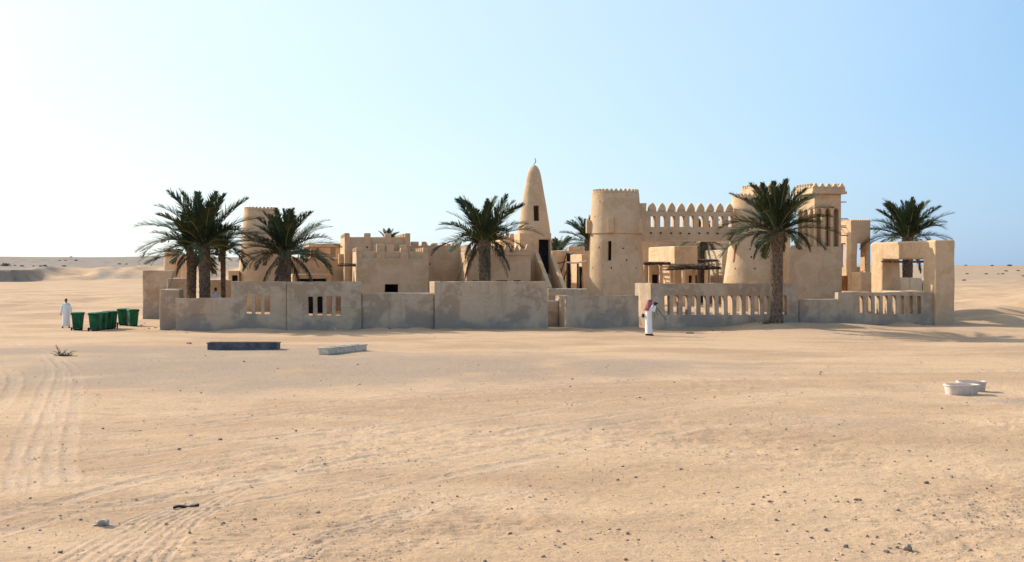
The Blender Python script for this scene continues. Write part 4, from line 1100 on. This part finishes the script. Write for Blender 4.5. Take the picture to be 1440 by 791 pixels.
def person(label, x, y, z, yaw, H, arms, robe_mat, head_pitch=0, lean=0, hem=.09, stance=.1, scarf=None, hair=True, step=0, group=None):
    """arms: for each side (elbow, wrist, hand dir, palm normal) in body space; faces +y before yaw"""
    e = empty('person', (x, y, z), yaw, label, 'person', group)
    k = H/1.75
    ly = lambda zz: lean*max(0, zz-.95)
    J = {}; Ed = []
    J['pel'] = ((0, 0, .95), .135); J['wai'] = ((0, ly(1.1), 1.10), .12); J['che'] = ((0, ly(1.3), 1.30), .145); J['upc'] = ((0, ly(1.42), 1.42), .10)
    J['nek'] = ((0, ly(1.5)+.01, 1.505), .056); J['hed'] = ((0, ly(1.62)+.025, 1.60), .062)
    Ed += [('pel', 'wai'), ('wai', 'che'), ('che', 'upc'), ('upc', 'nek'), ('nek', 'hed')]
    for i, s in enumerate((-1, 1)):
        st = step*s
        p = 'L' if i == 0 else 'R'
        J[p+'h'] = ((s*.10, 0, .90), .095); J[p+'kn'] = ((s*(.10+stance*.15), st*.5+.015, .49), .062); J[p+'an'] = ((s*(.09+stance*.3), st-.03, .085), .042)
        J[p+'to'] = ((s*(.10+stance*.4), st+.12, .035), .034)
        Ed += [('pel', p+'h'), (p+'h', p+'kn'), (p+'kn', p+'an'), (p+'an', p+'to')]
        el, wr, hd, pn = arms[i]
        sh = Vector((s*.185, ly(1.4), 1.395)); J[p+'s'] = (sh, .062); J[p+'e'] = (Vector(el), .045); J[p+'w'] = (Vector(wr), .03)
        Ed += [('upc', p+'s'), (p+'s', p+'e'), (p+'e', p+'w')]
        hand(J, Ed, p, wr, hd, pn, -s)
    me = skin_mesh(J, Ed, 'pel')
    hb, hm = head_bm(Vector((0, ly(1.64)+.035, 1.645)), 0, head_pitch)
    bm = bmesh.new(); bm.from_mesh(me); merge(bm, hb)
    body = obj('body', bm, SKIN, e); remesh(body, .0075); body.data.materials.clear(); body.data.materials.append(SKIN)
    for s in (-1, 1):
        b = bmesh.new(); blob(b, Vector((s*.031, .089, .012)), (.013, .009, .009), 8); bmesh.ops.transform(b, matrix=hm, verts=b.verts); obj('eye', b, EYEM, e, True)
    b = bmesh.new(); blob(b, Vector((0, .093, -.058)), (.025, .008, .008), 8); bmesh.ops.transform(b, matrix=hm, verts=b.verts); obj('lips', b, LIPM, e, True)
    # long robe with folds
    rb = bmesh.new(); n = 44; rings = []
    prof = [(hem, .245, .185), (hem+.2, .235, .175), (.5, .215, .165), (.8, .20, .16), (1.0, .19, .152), (1.2, .192, .15), (1.34, .205, .142), (1.43, .165, .115), (1.49, .085, .08), (1.52, .068, .066)]
    for zz, a, b_ in prof:
        row = []
        for i in range(n):
            t = 2*PI*i/n; fo = 1+.05*math.sin(7*t+zz*2.3)*max(0, 1-zz/1.1)+.025*math.sin(11*t-zz*3)*max(0, 1-zz/1.2)
            row.append(rb.verts.new((a*fo*math.cos(t), b_*fo*math.sin(t)+ly(zz)+step*.3*max(0, 1-zz/.9), zz)))
        rings.append(row)
    for a, b_ in zip(rings, rings[1:]):
        for i in range(n): rb.faces.new((a[i], a[(i+1) % n], b_[(i+1) % n], b_[i]))
    rb.faces.new(rings[0][::-1]); rb.faces.new(rings[-1])
    for i, s in enumerate((-1, 1)):
        el, wr, hd, pn = arms[i]; sh = Vector((s*.165, ly(1.38), 1.385)); el, wr = Vector(el), Vector(wr)
        path_tube(rb, [sh, sh.lerp(el, .5), el, el.lerp(wr, .5), el.lerp(wr, .95)], [.09, .083, .074, .068, .062], 14)
    robe = obj('robe', rb, robe_mat, e); remesh(robe, .016); robe.data.materials.clear(); robe.data.materials.append(robe_mat)
    if hair:
        b = bmesh.new(); bmesh.ops.create_uvsphere(b, u_segments=20, v_segments=14, radius=1)
        for v_ in b.verts:
            v_.co = Vector((v_.co.x*.086, v_.co.y*.104-.008, v_.co.z*.122+.008))
        bmesh.ops.delete(b, geom=[f for f in b.faces if f.calc_center_median().z < .045-(.06 if f.calc_center_median().y < .02 else -.015)], context='FACES')
        bmesh.ops.transform(b, matrix=hm, verts=b.verts); obj('hair', b, HAIR, e, True)
    if scarf:
        b = bmesh.new(); n = 28; rings = []
        for zz, a, b0, cy in ((.14, .02, .02, 0), (.132, .06, .07, -.005), (.10, .092, .108, -.008), (.05, .105, .122, -.012), (-.02, .112, .13, -.02), (-.09, .128, .14, -.035), (-.16, .165, .15, -.05), (-.24, .205, .165, -.065), (-.34, .21, .15, -.085), (-.42, .17, .13, -.10)):
            row = []
            for i in range(n):
                t = 2*PI*i/n; fo = 1+.05*math.sin(6*t+zz*9)*(1 if zz < -.02 else .2)
                row.append(b.verts.new((a*fo*math.cos(t), b0*fo*math.sin(t)+cy, zz)))
            rings.append(row)
        for ri, (p, q) in enumerate(zip(rings, rings[1:])):
            for i in range(n):
                t = 2*PI*(i+.5)/n
                if 2 < ri < 6 and abs(t-PI/2) < .62: continue
                if ri >= 6 and abs(t-PI/2) < 1.3: continue
                b.faces.new((p[i], q[i], q[(i+1) % n], p[(i+1) % n]))
        b.faces.new(rings[0])
        bmesh.ops.transform(b, matrix=hm, verts=b.verts)
        o = obj('headscarf', b, scarf, e, True); md = o.modifiers.new('so', 'SOLIDIFY'); md.thickness = .012; bake(o)
        b = bmesh.new()
        ring = [Vector((.108*math.cos(t), .124*math.sin(t)-.008, .068)) for t in np.linspace(0, 2*PI, 25)]
        path_tube(b, ring, .011, 6); bmesh.ops.transform(b, matrix=hm, verts=b.verts); obj('head_cord', b, BLACKP, e, True)
    for s in (-1, 1):
        st = step*s; b = bmesh.new(); blob(b, Vector((s*(.097+stance*.36), st+.05, .035)), (.047, .135, .042), 12); bmesh.ops.translate(b, verts=[v_ for v_ in b.verts if v_.co.z < .0], vec=(0, 0, .004))
        obj('shoe', b, RUBBER, e, True)
    e.scale = (k, k, k)
    return e
# person with the camera, turned to the right
x, y = gpt(912, 471.5); z = zg(x, y)
yawA = -PI/2+.28
armsA = [((-.27, .18, 1.27), (-.06, .31, 1.50), (.35, .55, .75), (.8, .2, -.2)), ((.27, .18, 1.24), (.06, .32, 1.46), (-.3, .6, .7), (-.8, .2, .1))]
person('person in a white robe and red checked headscarf holding a camera to the eye', x, y, z+.0, yawA, 1.80, armsA, WHITEC, head_pitch=-.12, lean=.06, scarf=CHECK, hair=False, step=.05)
# the camera on its tripod
rot = Matrix.Translation((x, y, z)) @ Matrix.Rotation(yawA, 4, 'Z') @ Matrix.Scale(1.80/1.75, 4)
e = empty('camera', rot @ Vector((0, .33, 1.60)), yawA, 'black camera with dangling tripod legs held by the person in the headscarf', 'camera')
e.rotation_euler = (0, 0, yawA)
obj('camera_body', box_bm(-.075, .075, -.04, .045, -.05, .05, .012), BLACKP, e)
obj('prism_hump', box_bm(-.03, .03, -.03, .035, .048, .085, .01), BLACKP, e)
b = bmesh.new(); tube(b, (0, .045, 0), (0, .16, -.005), .04, .046, 14); obj('lens', b, BLACKP, e)
b = bmesh.new(); tube(b, (0, 0, -.05), (0, 0, -.14), .022, .028, 10); obj('tripod_head', b, BLACKP, e)
for q, (dx, dy, dz) in enumerate(((.02, .62, -.86), (-.16, .06, -.74), (.10, .12, -.62))):
    b = bmesh.new(); s0 = Vector((dx*.05, dy*.03, -.13)); e0 = Vector((dx, dy, dz)); tube(b, s0, s0.lerp(e0, .55), .019, .017, 8); tube(b, s0.lerp(e0, .55), e0, .013, .012, 8); obj('tripod_leg', b, BLACKP, e)
e2 = empty('shoulder_bag', rot @ Vector((-.16, -.22, .98)), yawA, 'small black bag hanging behind the hip of the person with the camera', 'bag')
obj('pouch', box_bm(-.11, .11, -.05, .05, -.10, .10, .03), CLOTHSHADE, e2)
b = bmesh.new(); path_tube(b, [(-.1, 0, .09), (-.04, .02, .26), (.06, .09, .42), (.18, .2, .50)], .012, 6); obj('strap', b, CLOTHSHADE, e2)
# person by the bins
x, y = gpt(93, 461); z = zg(x, y)
armsB = [((-.27, -.02, 1.12), (-.29, .06, .87), (-.05, .1, -1), (.9, .2, 0)), ((.27, -.02, 1.12), (.29, .06, .87), (.05, .1, -1), (-.9, .2, 0))]
person('person in a long white robe standing beside the green bins', x, y, z, PI+.1, 1.66, armsB, WHITEC, stance=.25, step=.04, hair=True)
# person behind the low wall
ub = u(303.5, 4.2); x, y = M.w(ub, 4.2); 
person('person in a pale shirt behind the low wall near the palms', x, y, CAM_H-(405-HOR)*y/F-1.66, .5, 1.66, armsB, PINKC, hair=True)

# ------------------------------------------------------------------ wheelie bins
def bin_proto():
    e = empty('wheelie_bin', (0, 0, 0), 0)
    bm = bmesh.new(); N = 20
    def ring(z, a, b, r=.06):
        pts = []
        for cx, cy, a0 in ((a-r, b-r, 0), (-a+r, b-r, PI/2), (-a+r, -b+r, PI), (a-r, -b+r, 1.5*PI)):
            for k in range(5):
                t = a0+PI/2*k/4; pts.append(bm.verts.new((cx+r*math.cos(t), cy+r*math.sin(t), z)))
        return pts
    rs = [ring(.06, .215, .25), ring(.10, .222, .262), ring(.90, .275, .345), ring(.90, .30, .37), ring(.965, .30, .37), ring(.965, .265, .335), ring(.5, .24, .30)]
    for p, q in zip(rs, rs[1:]):
        for i in range(N): bm.faces.new((p[i], p[(i+1) % N], q[(i+1) % N], q[i]))
    bm.faces.new(rs[0][::-1]); bm.faces.new(rs[-1])
    for sx in (-.13, 0, .13):   # moulded ribs
        bmesh.ops.create_cube(bm, size=1, matrix=Matrix.Translation((sx, -.305, .48)) @ Matrix.Rotation(.105, 4, 'X') @ Matrix.Diagonal((.03, .03, .62, 1)))
    obj('bin_body', bm, GREEN, e)
    bm = bmesh.new(); 
    a = [ring_ for ring_ in ()]
    l = []
    for z, sx, sy in ((.968, .315, .385), (1.0, .315, .385), (1.035, .26, .32), (1.045, .12, .16)):
        pts = []
        for cx, cy, a0 in ((sx-.07, sy-.07, 0), (-sx+.07, sy-.07, PI/2), (-sx+.07, -sy+.07, PI), (sx-.07, -sy+.07, 1.5*PI)):
            for k in range(5):
                t = a0+PI/2*k/4; pts.append(bm.verts.new((cx+.07*math.cos(t), cy+.07*math.sin(t)+.01, z)))
        l.append(pts)
    for p, q in zip(l, l[1:]):
        for i in range(N): bm.faces.new((p[i], p[(i+1) % N], q[(i+1) % N], q[i]))
    bm.faces.new(l[0][::-1]); bm.faces.new(l[-1])
    lid = obj('lid', bm, GREEN2, e)
    b = bmesh.new(); tube(b, (-.24, .43, .98), (.24, .43, .98), .018, None, 8)
    for s in (-.2, .2): tube(b, (s, .36, .96), (s, .43, .98), .018, None, 8)
    obj('handle', b, GREEN, e)
    for s in (-1, 1):
        b = bmesh.new(); tube(b, (s*.245, .27, .10), (s*.295, .27, .10), .10, None, 20)
        w = obj('wheel', b, RUBBER, e)
        b = bmesh.new(); tube(b, (s*.296, .27, .10), (s*.305, .27, .10), .045, .04, 12); obj('hub', b, GREEN2, w)
    b = bmesh.new(); tube(b, (-.25, .27, .10), (.25, .27, .10), .014, None, 8); obj('axle', b, IRON, e)
    b = box_bm(-.2, .2, -.24, .1, .001, .062, .01); obj('foot', b, RUBBER, e)
    return e
proto = bin_proto()
bins = [(109.5, 465.3, .1, 'green wheelie bin nearest the person in white, standing alone'),
        (134.5, 466, -.12, 'green wheelie bin at the front of the row of four, second from left'),
        (143.5, 464.8, .15, 'green wheelie bin right behind the front one of the row'),
        (150.5, 463.8, .3, 'green wheelie bin third back in the row of four'),
        (157, 463, .45, 'green wheelie bin at the right rear end of the row of four'),
        (173.4, 458.8, .05, 'left green wheelie bin of the pair by the plain wall'),
        (187, 459.6, .5, 'right green wheelie bin of the pair by the plain wall')]
for i, (px, py, rz, lab) in enumerate(bins):
    o = proto if i == 0 else copy_tree(proto)
    x, y = gpt(px, py-.8); o.location = (x, y, zg(x, y)-.01); o.rotation_euler = (0, 0, rz+(0 if i in (2, 6) else PI)); o.scale = (1, 1, .97)
    tag(o, lab, 'wheelie bin', 'green wheelie bins at the left of the compound')

# ------------------------------------------------------------------ troughs
def trough(name, label, x, y, yaw, L, Wd, H, mat, ribs=0, rim=.05, flare=0.0, group=None, rnd_=.03):
    e = empty(name, (x, y, zg(x, y)-.01), yaw, label, 'trough', group)
    bm = csg([(1, (-L/2, L/2, -Wd/2, Wd/2, 0, H)), (-1, (-L/2+rim, L/2-rim, -Wd/2+rim, Wd/2-rim, .06, H+1))], .015)
    if flare:
        for v_ in bm.verts:
            k = 1+flare*v_.co.z/H; v_.co.x *= k; v_.co.y *= k
    obj('basin', bm, mat, e)
    for k in range(ribs):
        for s in (-1, 1):
            xx = -L/2+L*(k+.5)/ribs; b = box_bm(xx-.03, xx+.03, s*(Wd/2+.012)-.01, s*(Wd/2+.012)+.01, .02, H-.02, .005)
            obj('rib', b, mat, e)
    f = 1+flare
    b = csg([(1, (-L/2*f-.03, L/2*f+.03, -Wd/2*f-.03, Wd/2*f+.03, H-.035, H+.012)), (-1, (-L/2*f+rim, L/2*f-rim, -Wd/2*f+rim, Wd/2*f-rim, H-1, H+1))], .008)
    obj('rim', b, mat, e)
    return e
x, y = gpt(341, 492.5); trough('water_trough', 'long dark slate-coloured trough lying on the sand in front of the walls', x, y+.3, .0, 2.95, .62, .30, TROUGHD, 0)
x0, y0 = gpt(453, 499); x1, y1 = gpt(508, 493.2)
trough('water_trough', 'long pale ribbed trough lying at an angle on the sand', (x0+x1)/2, (y0+y1)/2+.25, math.atan2(y1-y0, x1-x0), math.hypot(x1-x0, y1-y0), .5, .26, TROUGHP, 5)
def tub(label, px, py, yaw, L, Wd, H):
    x, y = gpt(px, py); e = empty('feed_tub', (x, y, zg(x, y)-.01), yaw, label, 'tub', 'pale tubs at the right')
    bm = bmesh.new(); N = 32; R_ = []
    def rr(z, a, b, p=3.2):
        r = []
        for i in range(N):
            t = 2*PI*i/N; c, s = math.cos(t), math.sin(t)
            r.append(bm.verts.new((a*math.copysign(abs(c)**(2/p), c), b*math.copysign(abs(s)**(2/p), s), z)))
        return r
    a, b = L/2, Wd/2
    for z, k in ((0, .9), (.015, .92), (H-.04, 1.0), (H-.04, 1.05), (H, 1.05), (H, .93), (.08, .84)): R_.append(rr(z, a*k, b*k))
    for p, q in zip(R_, R_[1:]):
        for i in range(N): bm.faces.new((p[i], p[(i+1) % N], q[(i+1) % N], q[i]))
    bm.faces.new(R_[0][::-1]); bm.faces.new(R_[-1])
    obj('basin', bm, TROUGHC, e)
    for k in (-.33, .33):
        for s in (-1, 1): obj('rib', box_bm(a*k-.018, a*k+.018, s*b*.93-.03, s*b*.93+.03, .02, H-.045, .006), TROUGHC, e)
    return e
tub('front pale tub of the overlapping pair at right on the sand', 1352, 554, .12, .90, .60, .29)
tub('rear pale tub of the overlapping pair at right on the sand', 1366, 548, -.15, .78, .55, .29)

# ------------------------------------------------------------------ stones, dry shrub, litter, bushes
def rock_mesh(seed, flat=.6):
    rnd = random.Random(seed); bm = bmesh.new(); bmesh.ops.create_icosphere(bm, subdivisions=2, radius=1)
    ax = [Vector((rnd.gauss(0, 1), rnd.gauss(0, 1), rnd.gauss(0, 1))).normalized() for _ in range(9)]; ds = [rnd.uniform(.38, .8) for _ in ax]
    for v_ in bm.verts:
        for a, d in zip(ax, ds):
            q = v_.co.dot(a)
            if q > d: v_.co -= a*(q-d)*.9
        v_.co *= 1+rnd.uniform(-.04, .04); v_.co.z *= flat
    me = bpy.data.meshes.new('stone'); bm.to_mesh(me); bm.free(); return me
RM = [rock_mesh(i, .5+.06*i) for i in range(6)]
for mm in RM[:]: mm.materials.append(STONE)
def rock(label, px, py, wpx, mat=None, k=0, asp=.7, group='loose stones on the sand', rz=0):
    x, y = gpt(px, py); r = wpx*y/F/2; me = RM[k % 6]
    if mat is not None:
        me = me.copy(); me.materials.clear(); me.materials.append(mat)
    o = bpy.data.objects.new('stone', me); COL.objects.link(o); o.location = (x, y, zg(x, y)+r*asp*.25); o.scale = (r, r*.8, r*asp); o.rotation_euler = (0, 0, rz)
    tag(o, label, 'stone', group); return o
rock('large pale grey pointed stone at the lower left', 144, 739, 25, STONEG, 3, .85)
rock('low flat stone touching the left side of the large pale grey stone', 135, 739, 15, STONEG, 3, .4)
rock('white stone on the sand at left, middle distance', 268, 615, 8, STONEW, 2)
rock('dark brown stone right of the white stone', 310, 621, 7, STONE, 4, .9)
rock('largest brown rock at the lower right edge', 1277, 775, 23, STONE, 2, 1.05, rz=.6)
rock('small round stone left of the largest brown rock', 1262, 772, 9, STONE, 2, .9)
rock('brown stone lower left of the largest brown rock', 1246, 778, 11, STONE, 5, .8)
rock('upright dark stone well left of the largest brown rock', 1190, 772, 9, STONE, 4, 1.1)
rock('lone brown stone on open sand below and left of the pale tubs', 1206, 708, 12, STONE, 1, .8)
rock('dark stone at right, highest of the bigger ones on the slope', 1302, 679, 11, STONE, 3, .8)
rock('pale brown stone near the right bottom corner', 1365, 776, 10, STONE, 2, .8)
rock('dark stone in the bottom left corner', 85, 781, 9, STONE, 0, .9)
rock('dark flat rubble stone at the foot of the slotted wall', 970, 468.5, 13, STONE, 1, .6)
rock('grey stone left of the long dark trough', 266, 483.5, 9, STONEG, 4, .6)
rr_ = random.Random(21)
for k in range(56):
    if k < 30: px, py, lab = rr_.uniform(860, 1438), rr_.uniform(640, 788), 'small brown stone on the pebbly sand at the lower right'
    elif k < 42: px, py, lab = rr_.uniform(5, 700), rr_.uniform(560, 788), 'small brown stone on the rutted sand at the lower left'
    else: px, py, lab = rr_.uniform(560, 1430), rr_.uniform(486, 640), 'small brown stone on the smooth sand between the troughs and the pale tubs'
    rock(lab, px, py, (2+5.5*rr_.random()**2.2)*(1 if py > 600 else .7), None, k, rr_.uniform(.6, 1), 'small stones '+lab[17:], rr_.uniform(0, 6))
for k in range(9):
    rock('small stone in the rubble between the bins and the walls', rr_.uniform(198, 224), rr_.uniform(449, 464), rr_.uniform(3, 8), STONE if k % 2 else STONEG, k, .6, 'rubble stones by the plain wall', rr_.uniform(0, 6))
for k, px in enumerate((258, 330, 392, 470, 548, 640, 706, 752, 835, 880, 1008, 1038, 1118, 1146, 1230, 1290)):
    x, y = M.w(M.u(px, -.9), -.9-rr_.random()*.8); py = HOR+(CAM_H-zg(x, y))/y*F
    rock('small fallen stone at the foot of the perimeter wall', px+rr_.uniform(-9, 9), py, rr_.uniform(2.5, 6.5), (STONE, STONEG)[k % 2], k, .65, 'fallen stones along the foot of the perimeter walls', rr_.uniform(0, 6))
# pebbles (uncountable)
def pebbles():
    rs = np.random.RandomState(5); N = 6500
    py = HOR+ (rs.rand(N)**.8)*430+28; px = rs.rand(N)*1700-130
    zone = rs.rand(N); sel = zone < (.18+.82*np.clip((px-500)/900, 0, 1)*np.clip((py-560)/160, 0, 1)+.5*np.exp(-((px-1340)/160)**2-((py-566)/16)**2)+.35*np.exp(-((px-300)/330)**2-((py-520)/40)**2))
    px, py = px[sel], py[sel]; n = len(px)
    Y = F*CAM_H/(py-HOR); X = (px-CX)/F*Y; q_ = (fbm(X/2.2+1, Y/1.8, 3)*1.4+.42) > rs.rand(n); X, Y = X[q_], Y[q_]; n = len(X); Z = gh(X, Y)
    comp, uu, vv = in_compound(X, Y); ok = (comp < .05) & (Y < 75); X, Y, Z = X[ok], Y[ok], Z[ok]; n = len(X)
    bm = bmesh.new(); bmesh.ops.create_icosphere(bm, subdivisions=1, radius=1); bm.verts.ensure_lookup_table()
    B = np.array([v_.co[:] for v_ in bm.verts]); Fc = np.array([[v_.index for v_ in f.verts] for f in bm.faces]); bm.free()
    s = .006+.026*rs.rand(n)**4; s = s*(1+Y/70)
    jit = 1+.75*(rs.rand(n, len(B))-.5)
    a = rs.rand(n)*6.28; ca, sa = np.cos(a), np.sin(a)
    P = B[None]*jit[..., None]*s[:, None, None]; P[..., 1] *= .75; P[..., 2] *= .6
    x = P[..., 0]*ca[:, None]-P[..., 1]*sa[:, None]; yv = P[..., 0]*sa[:, None]+P[..., 1]*ca[:, None]
    co = np.stack([x+X[:, None], yv+Y[:, None], P[..., 2]+Z[:, None]+s[:, None]*.25], -1).reshape(-1, 3)
    fc = (Fc[None]+(np.arange(n)*len(B))[:, None, None]).reshape(-1, 3)
    me = bpy.data.meshes.new('pebbles'); me.vertices.add(len(co)); me.vertices.foreach_set('co', co.ravel())
    me.loops.add(fc.size); me.loops.foreach_set('vertex_index', fc.ravel().astype(np.int32)); me.polygons.add(len(fc)); me.polygons.foreach_set('loop_start', (np.arange(len(fc))*3).astype(np.int32)); me.update(calc_edges=True)
    o = link_mesh('pebbles', me, PEB); tag(o, 'small pebbles strewn over the sand', 'pebbles', kind='stuff')
pebbles()
def crumbs():
    rs = np.random.RandomState(11); N = 90000
    py = HOR+96+(rs.rand(N)**.75)*345; px = rs.rand(N)*1760-160
    Y = F*CAM_H/(py-HOR); X = (px-CX)/F*Y
    dens = .55*np.exp(-((X+8)/13)**2-((Y-43)/9)**2)*rs.rand(N)+.35*np.clip(fbm(X/1.1, Y/.8, 3)*1.8+.15, 0, 1)+.75*np.clip(fbm(X/4.5+3, Y/3.2, 2)*1.5-.05, 0, 1)*(.3+.7*sstep(-6, 4, X))
    k = (rs.rand(N) < dens) & (py > 490+40*rs.rand(N)); X, Y = X[k], Y[k]; n = len(X); Z = gh(X, Y)
    B = np.array([(1, 0, 0), (-1, 0, 0), (0, 1, 0), (0, -1, 0), (0, 0, 1)], float); Fc = np.array([(0, 2, 4), (2, 1, 4), (1, 3, 4), (3, 0, 4)])
    s = (.006+.016*rs.rand(n)**3)*(1+Y/60)
    P = B[None]*(1+.8*(rs.rand(n, 5, 1)-.5))*s[:, None, None]+(rs.rand(n, 5, 3)-.5)*.5*s[:, None, None]; P[..., 0] *= 1.3; P[..., 2] *= .75
    co = (P+np.stack([X, Y, Z-.002], -1)[:, None]).reshape(-1, 3); fc = (Fc[None]+(np.arange(n)*5)[:, None, None]).reshape(-1, 3)
    me = bpy.data.meshes.new('soil_crumbs'); me.vertices.add(len(co)); me.vertices.foreach_set('co', co.ravel())
    me.loops.add(fc.size); me.loops.foreach_set('vertex_index', fc.ravel().astype(np.int32)); me.polygons.add(len(fc)); me.polygons.foreach_set('loop_start', (np.arange(len(fc))*3).astype(np.int32)); me.update(calc_edges=True)
    o = link_mesh('soil_crumbs', me, CRUMB); tag(o, 'loose crumbs of dry earth on the sand', 'soil crumbs', kind='stuff'); print('crumbs', n)
crumbs()
# dry shrub
x, y = gpt(88, 501); bm = bmesh.new(); rr_ = random.Random(4)
for k in range(46):
    a = rr_.uniform(0, 2*PI); L = rr_.uniform(.18, .5); el = rr_.uniform(.05, .7); 
    if k < 3: el, L = 1.0, .5; a = 2.6
    p = [Vector((rr_.uniform(-.1, .15), rr_.uniform(-.1, .1), 0))]
    for q in range(3):
        p.append(p[-1]+Vector((math.cos(a)*math.cos(el), math.sin(a)*math.cos(el)*.7, math.sin(el)))*L/3); a += rr_.uniform(-.5, .5); el += rr_.uniform(-.35, .2)
    p[-1].z = max(p[-1].z, .01); path_tube(bm, p, [.016, .013, .01, .006], 4)
o = obj('dry_shrub', bm, TWIG); o.location = (x, y, zg(x, y)); tag(o, 'dry leafless shrub lying on the sand at the left edge', 'shrub')
# strip of black rubber
x, y = gpt(262, 713); bm = bmesh.new()
pts = []; n = 12
for k in range(n+1):
    t = k/n; pts.append(Vector((-.26+.52*t, .035*math.sin(t*6)+.12*t, .018+.012*math.sin(t*8))))
A = []
for i, p in enumerate(pts):
    w = .055*(1-.4*abs(i/n-.4)); A.append([bm.verts.new(p+Vector((0, -w, -.012))), bm.verts.new(p+Vector((0, w, -.0))), bm.verts.new(p+Vector((0, w*.8, .03))), bm.verts.new(p+Vector((0, -w*.8, .022)))])
for a, b in zip(A, A[1:]):
    for i in range(4): bm.faces.new((a[i], b[i], b[(i+1) % 4], a[(i+1) % 4]))
bm.faces.new(A[0]); bm.faces.new(A[-1][::-1])
bmesh.ops.scale(bm, vec=(.72, .72, .8), verts=bm.verts); o = obj('rubber_strip', bm, RUBBER); o.location = (x, y, zg(x, y)-.01); o.rotation_euler = (0, 0, .3); tag(o, 'curled strip of black rubber lying on the sand, lower left', 'litter')
# far bushes
def bush_mesh(seed):
    rnd = random.Random(seed); bm = bmesh.new()
    for k in range(420):
        p = Vector((rnd.gauss(0, .42), rnd.gauss(0, .42), abs(rnd.gauss(.3, .22))))
        if p.length > 1.1: continue
        d = Vector((rnd.gauss(0, 1), rnd.gauss(0, 1), rnd.gauss(.4, 1))).normalized()*.13; s = d.cross(Vector((rnd.gauss(0, 1), rnd.gauss(0, 1), 1))).normalized()*.05
        bm.faces.new([bm.verts.new(p-d), bm.verts.new(p+s), bm.verts.new(p+d), bm.verts.new(p-s)])
    for k in range(7):
        a = 2*PI*k/7; tube(bm, (0, 0, -.1), (.45*math.cos(a), .45*math.sin(a), .45), .03, .012, 5)
    me = bpy.data.meshes.new('bush'); bm.to_mesh(me); bm.free(); me.materials.append(BUSH); return me
BM = [bush_mesh(i) for i in range(3)]
def tuft(label, px, v, s):
    rnd = random.Random(px); bm = bmesh.new()
    for k in range(70):
        a = rnd.uniform(0, 6.28); e = rnd.uniform(.5, 1.4); L = rnd.uniform(.1, .3); b0 = Vector((rnd.gauss(0, .18), rnd.gauss(0, .1), 0))
        d = Vector((math.cos(a)*math.cos(e), math.sin(a)*math.cos(e), math.sin(e)))*L; w = Vector((-math.sin(a), math.cos(a), 0))*.012
        bm.faces.new([bm.verts.new(b0-w), bm.verts.new(b0+w), bm.verts.new(b0+d)])
    o = obj('grass_tuft', bm, FROND); x, y = M.w(M.u(px, v), v); o.location = (x, y, zg(x, y)-.02); o.scale = (s, s, s); tag(o, label, 'grass tuft')
tuft('small green grass tuft at the foot of the near palm', 1079, -1.9, 1.3)
def ray_ground(px, py):
    """first hit of the sight line with the terrain"""
    Ys = np.linspace(60, 1500, 6000); X = (px-CX)/F*Ys; Z = CAM_H-(py-HOR)/F*Ys; hit = np.where(gh(X, Ys) >= Z)[0]
    i = hit[0] if len(hit) else len(Ys)-1; return X[i], Ys[i]
bl = [(8, 374.5, 13, 'largest grey green bush on the bank at the far left edge'), (21, 374, 4, None), (31, 375, 6, None), (47, 375, 4, None), (57, 375, 5, None), (63, 374.5, 6, None), (90, 375, 6, None),
      (168, 372, 5, None), (178, 372, 4, None), (196, 372, 3, None), (204, 371.5, 5, None), (84, 367, 3.5, None), (92, 367, 4, None), (107, 367, 5, None), (43, 361.5, 5, None), (100, 362, 4, None),
      (1358, 374, 4, None), (1395, 374.5, 5, None), (1420, 374.5, 7, 'dark bush on the horizon at far right'), (1360, 386, 5, None), (1387, 386, 5, None), (1404, 386, 4, None), (1410, 386, 5, None), (1415, 382, 5, None), (1432, 381.5, 5, None), (1356, 395, 6, None), (1439, 389, 5, None)]
for k, (px, py, w, lab) in enumerate(bl):
    x, y = ray_ground(px, py); s = w*y/F/1.7; s = min(s, 2.4)
    o = bpy.data.objects.new('desert_bush', BM[k % 3]); COL.objects.link(o); o.location = (x, y, zg(x, y)-.05); o.scale = (s, s, s*.8); o.rotation_euler = (0, 0, k)
    tag(o, lab or ('small dark bush on the far plain left of the palms' if px < 500 else 'small dark bush on the far plain right of the compound'), 'bush', 'desert bushes at left' if px < 500 else 'desert bushes at right')
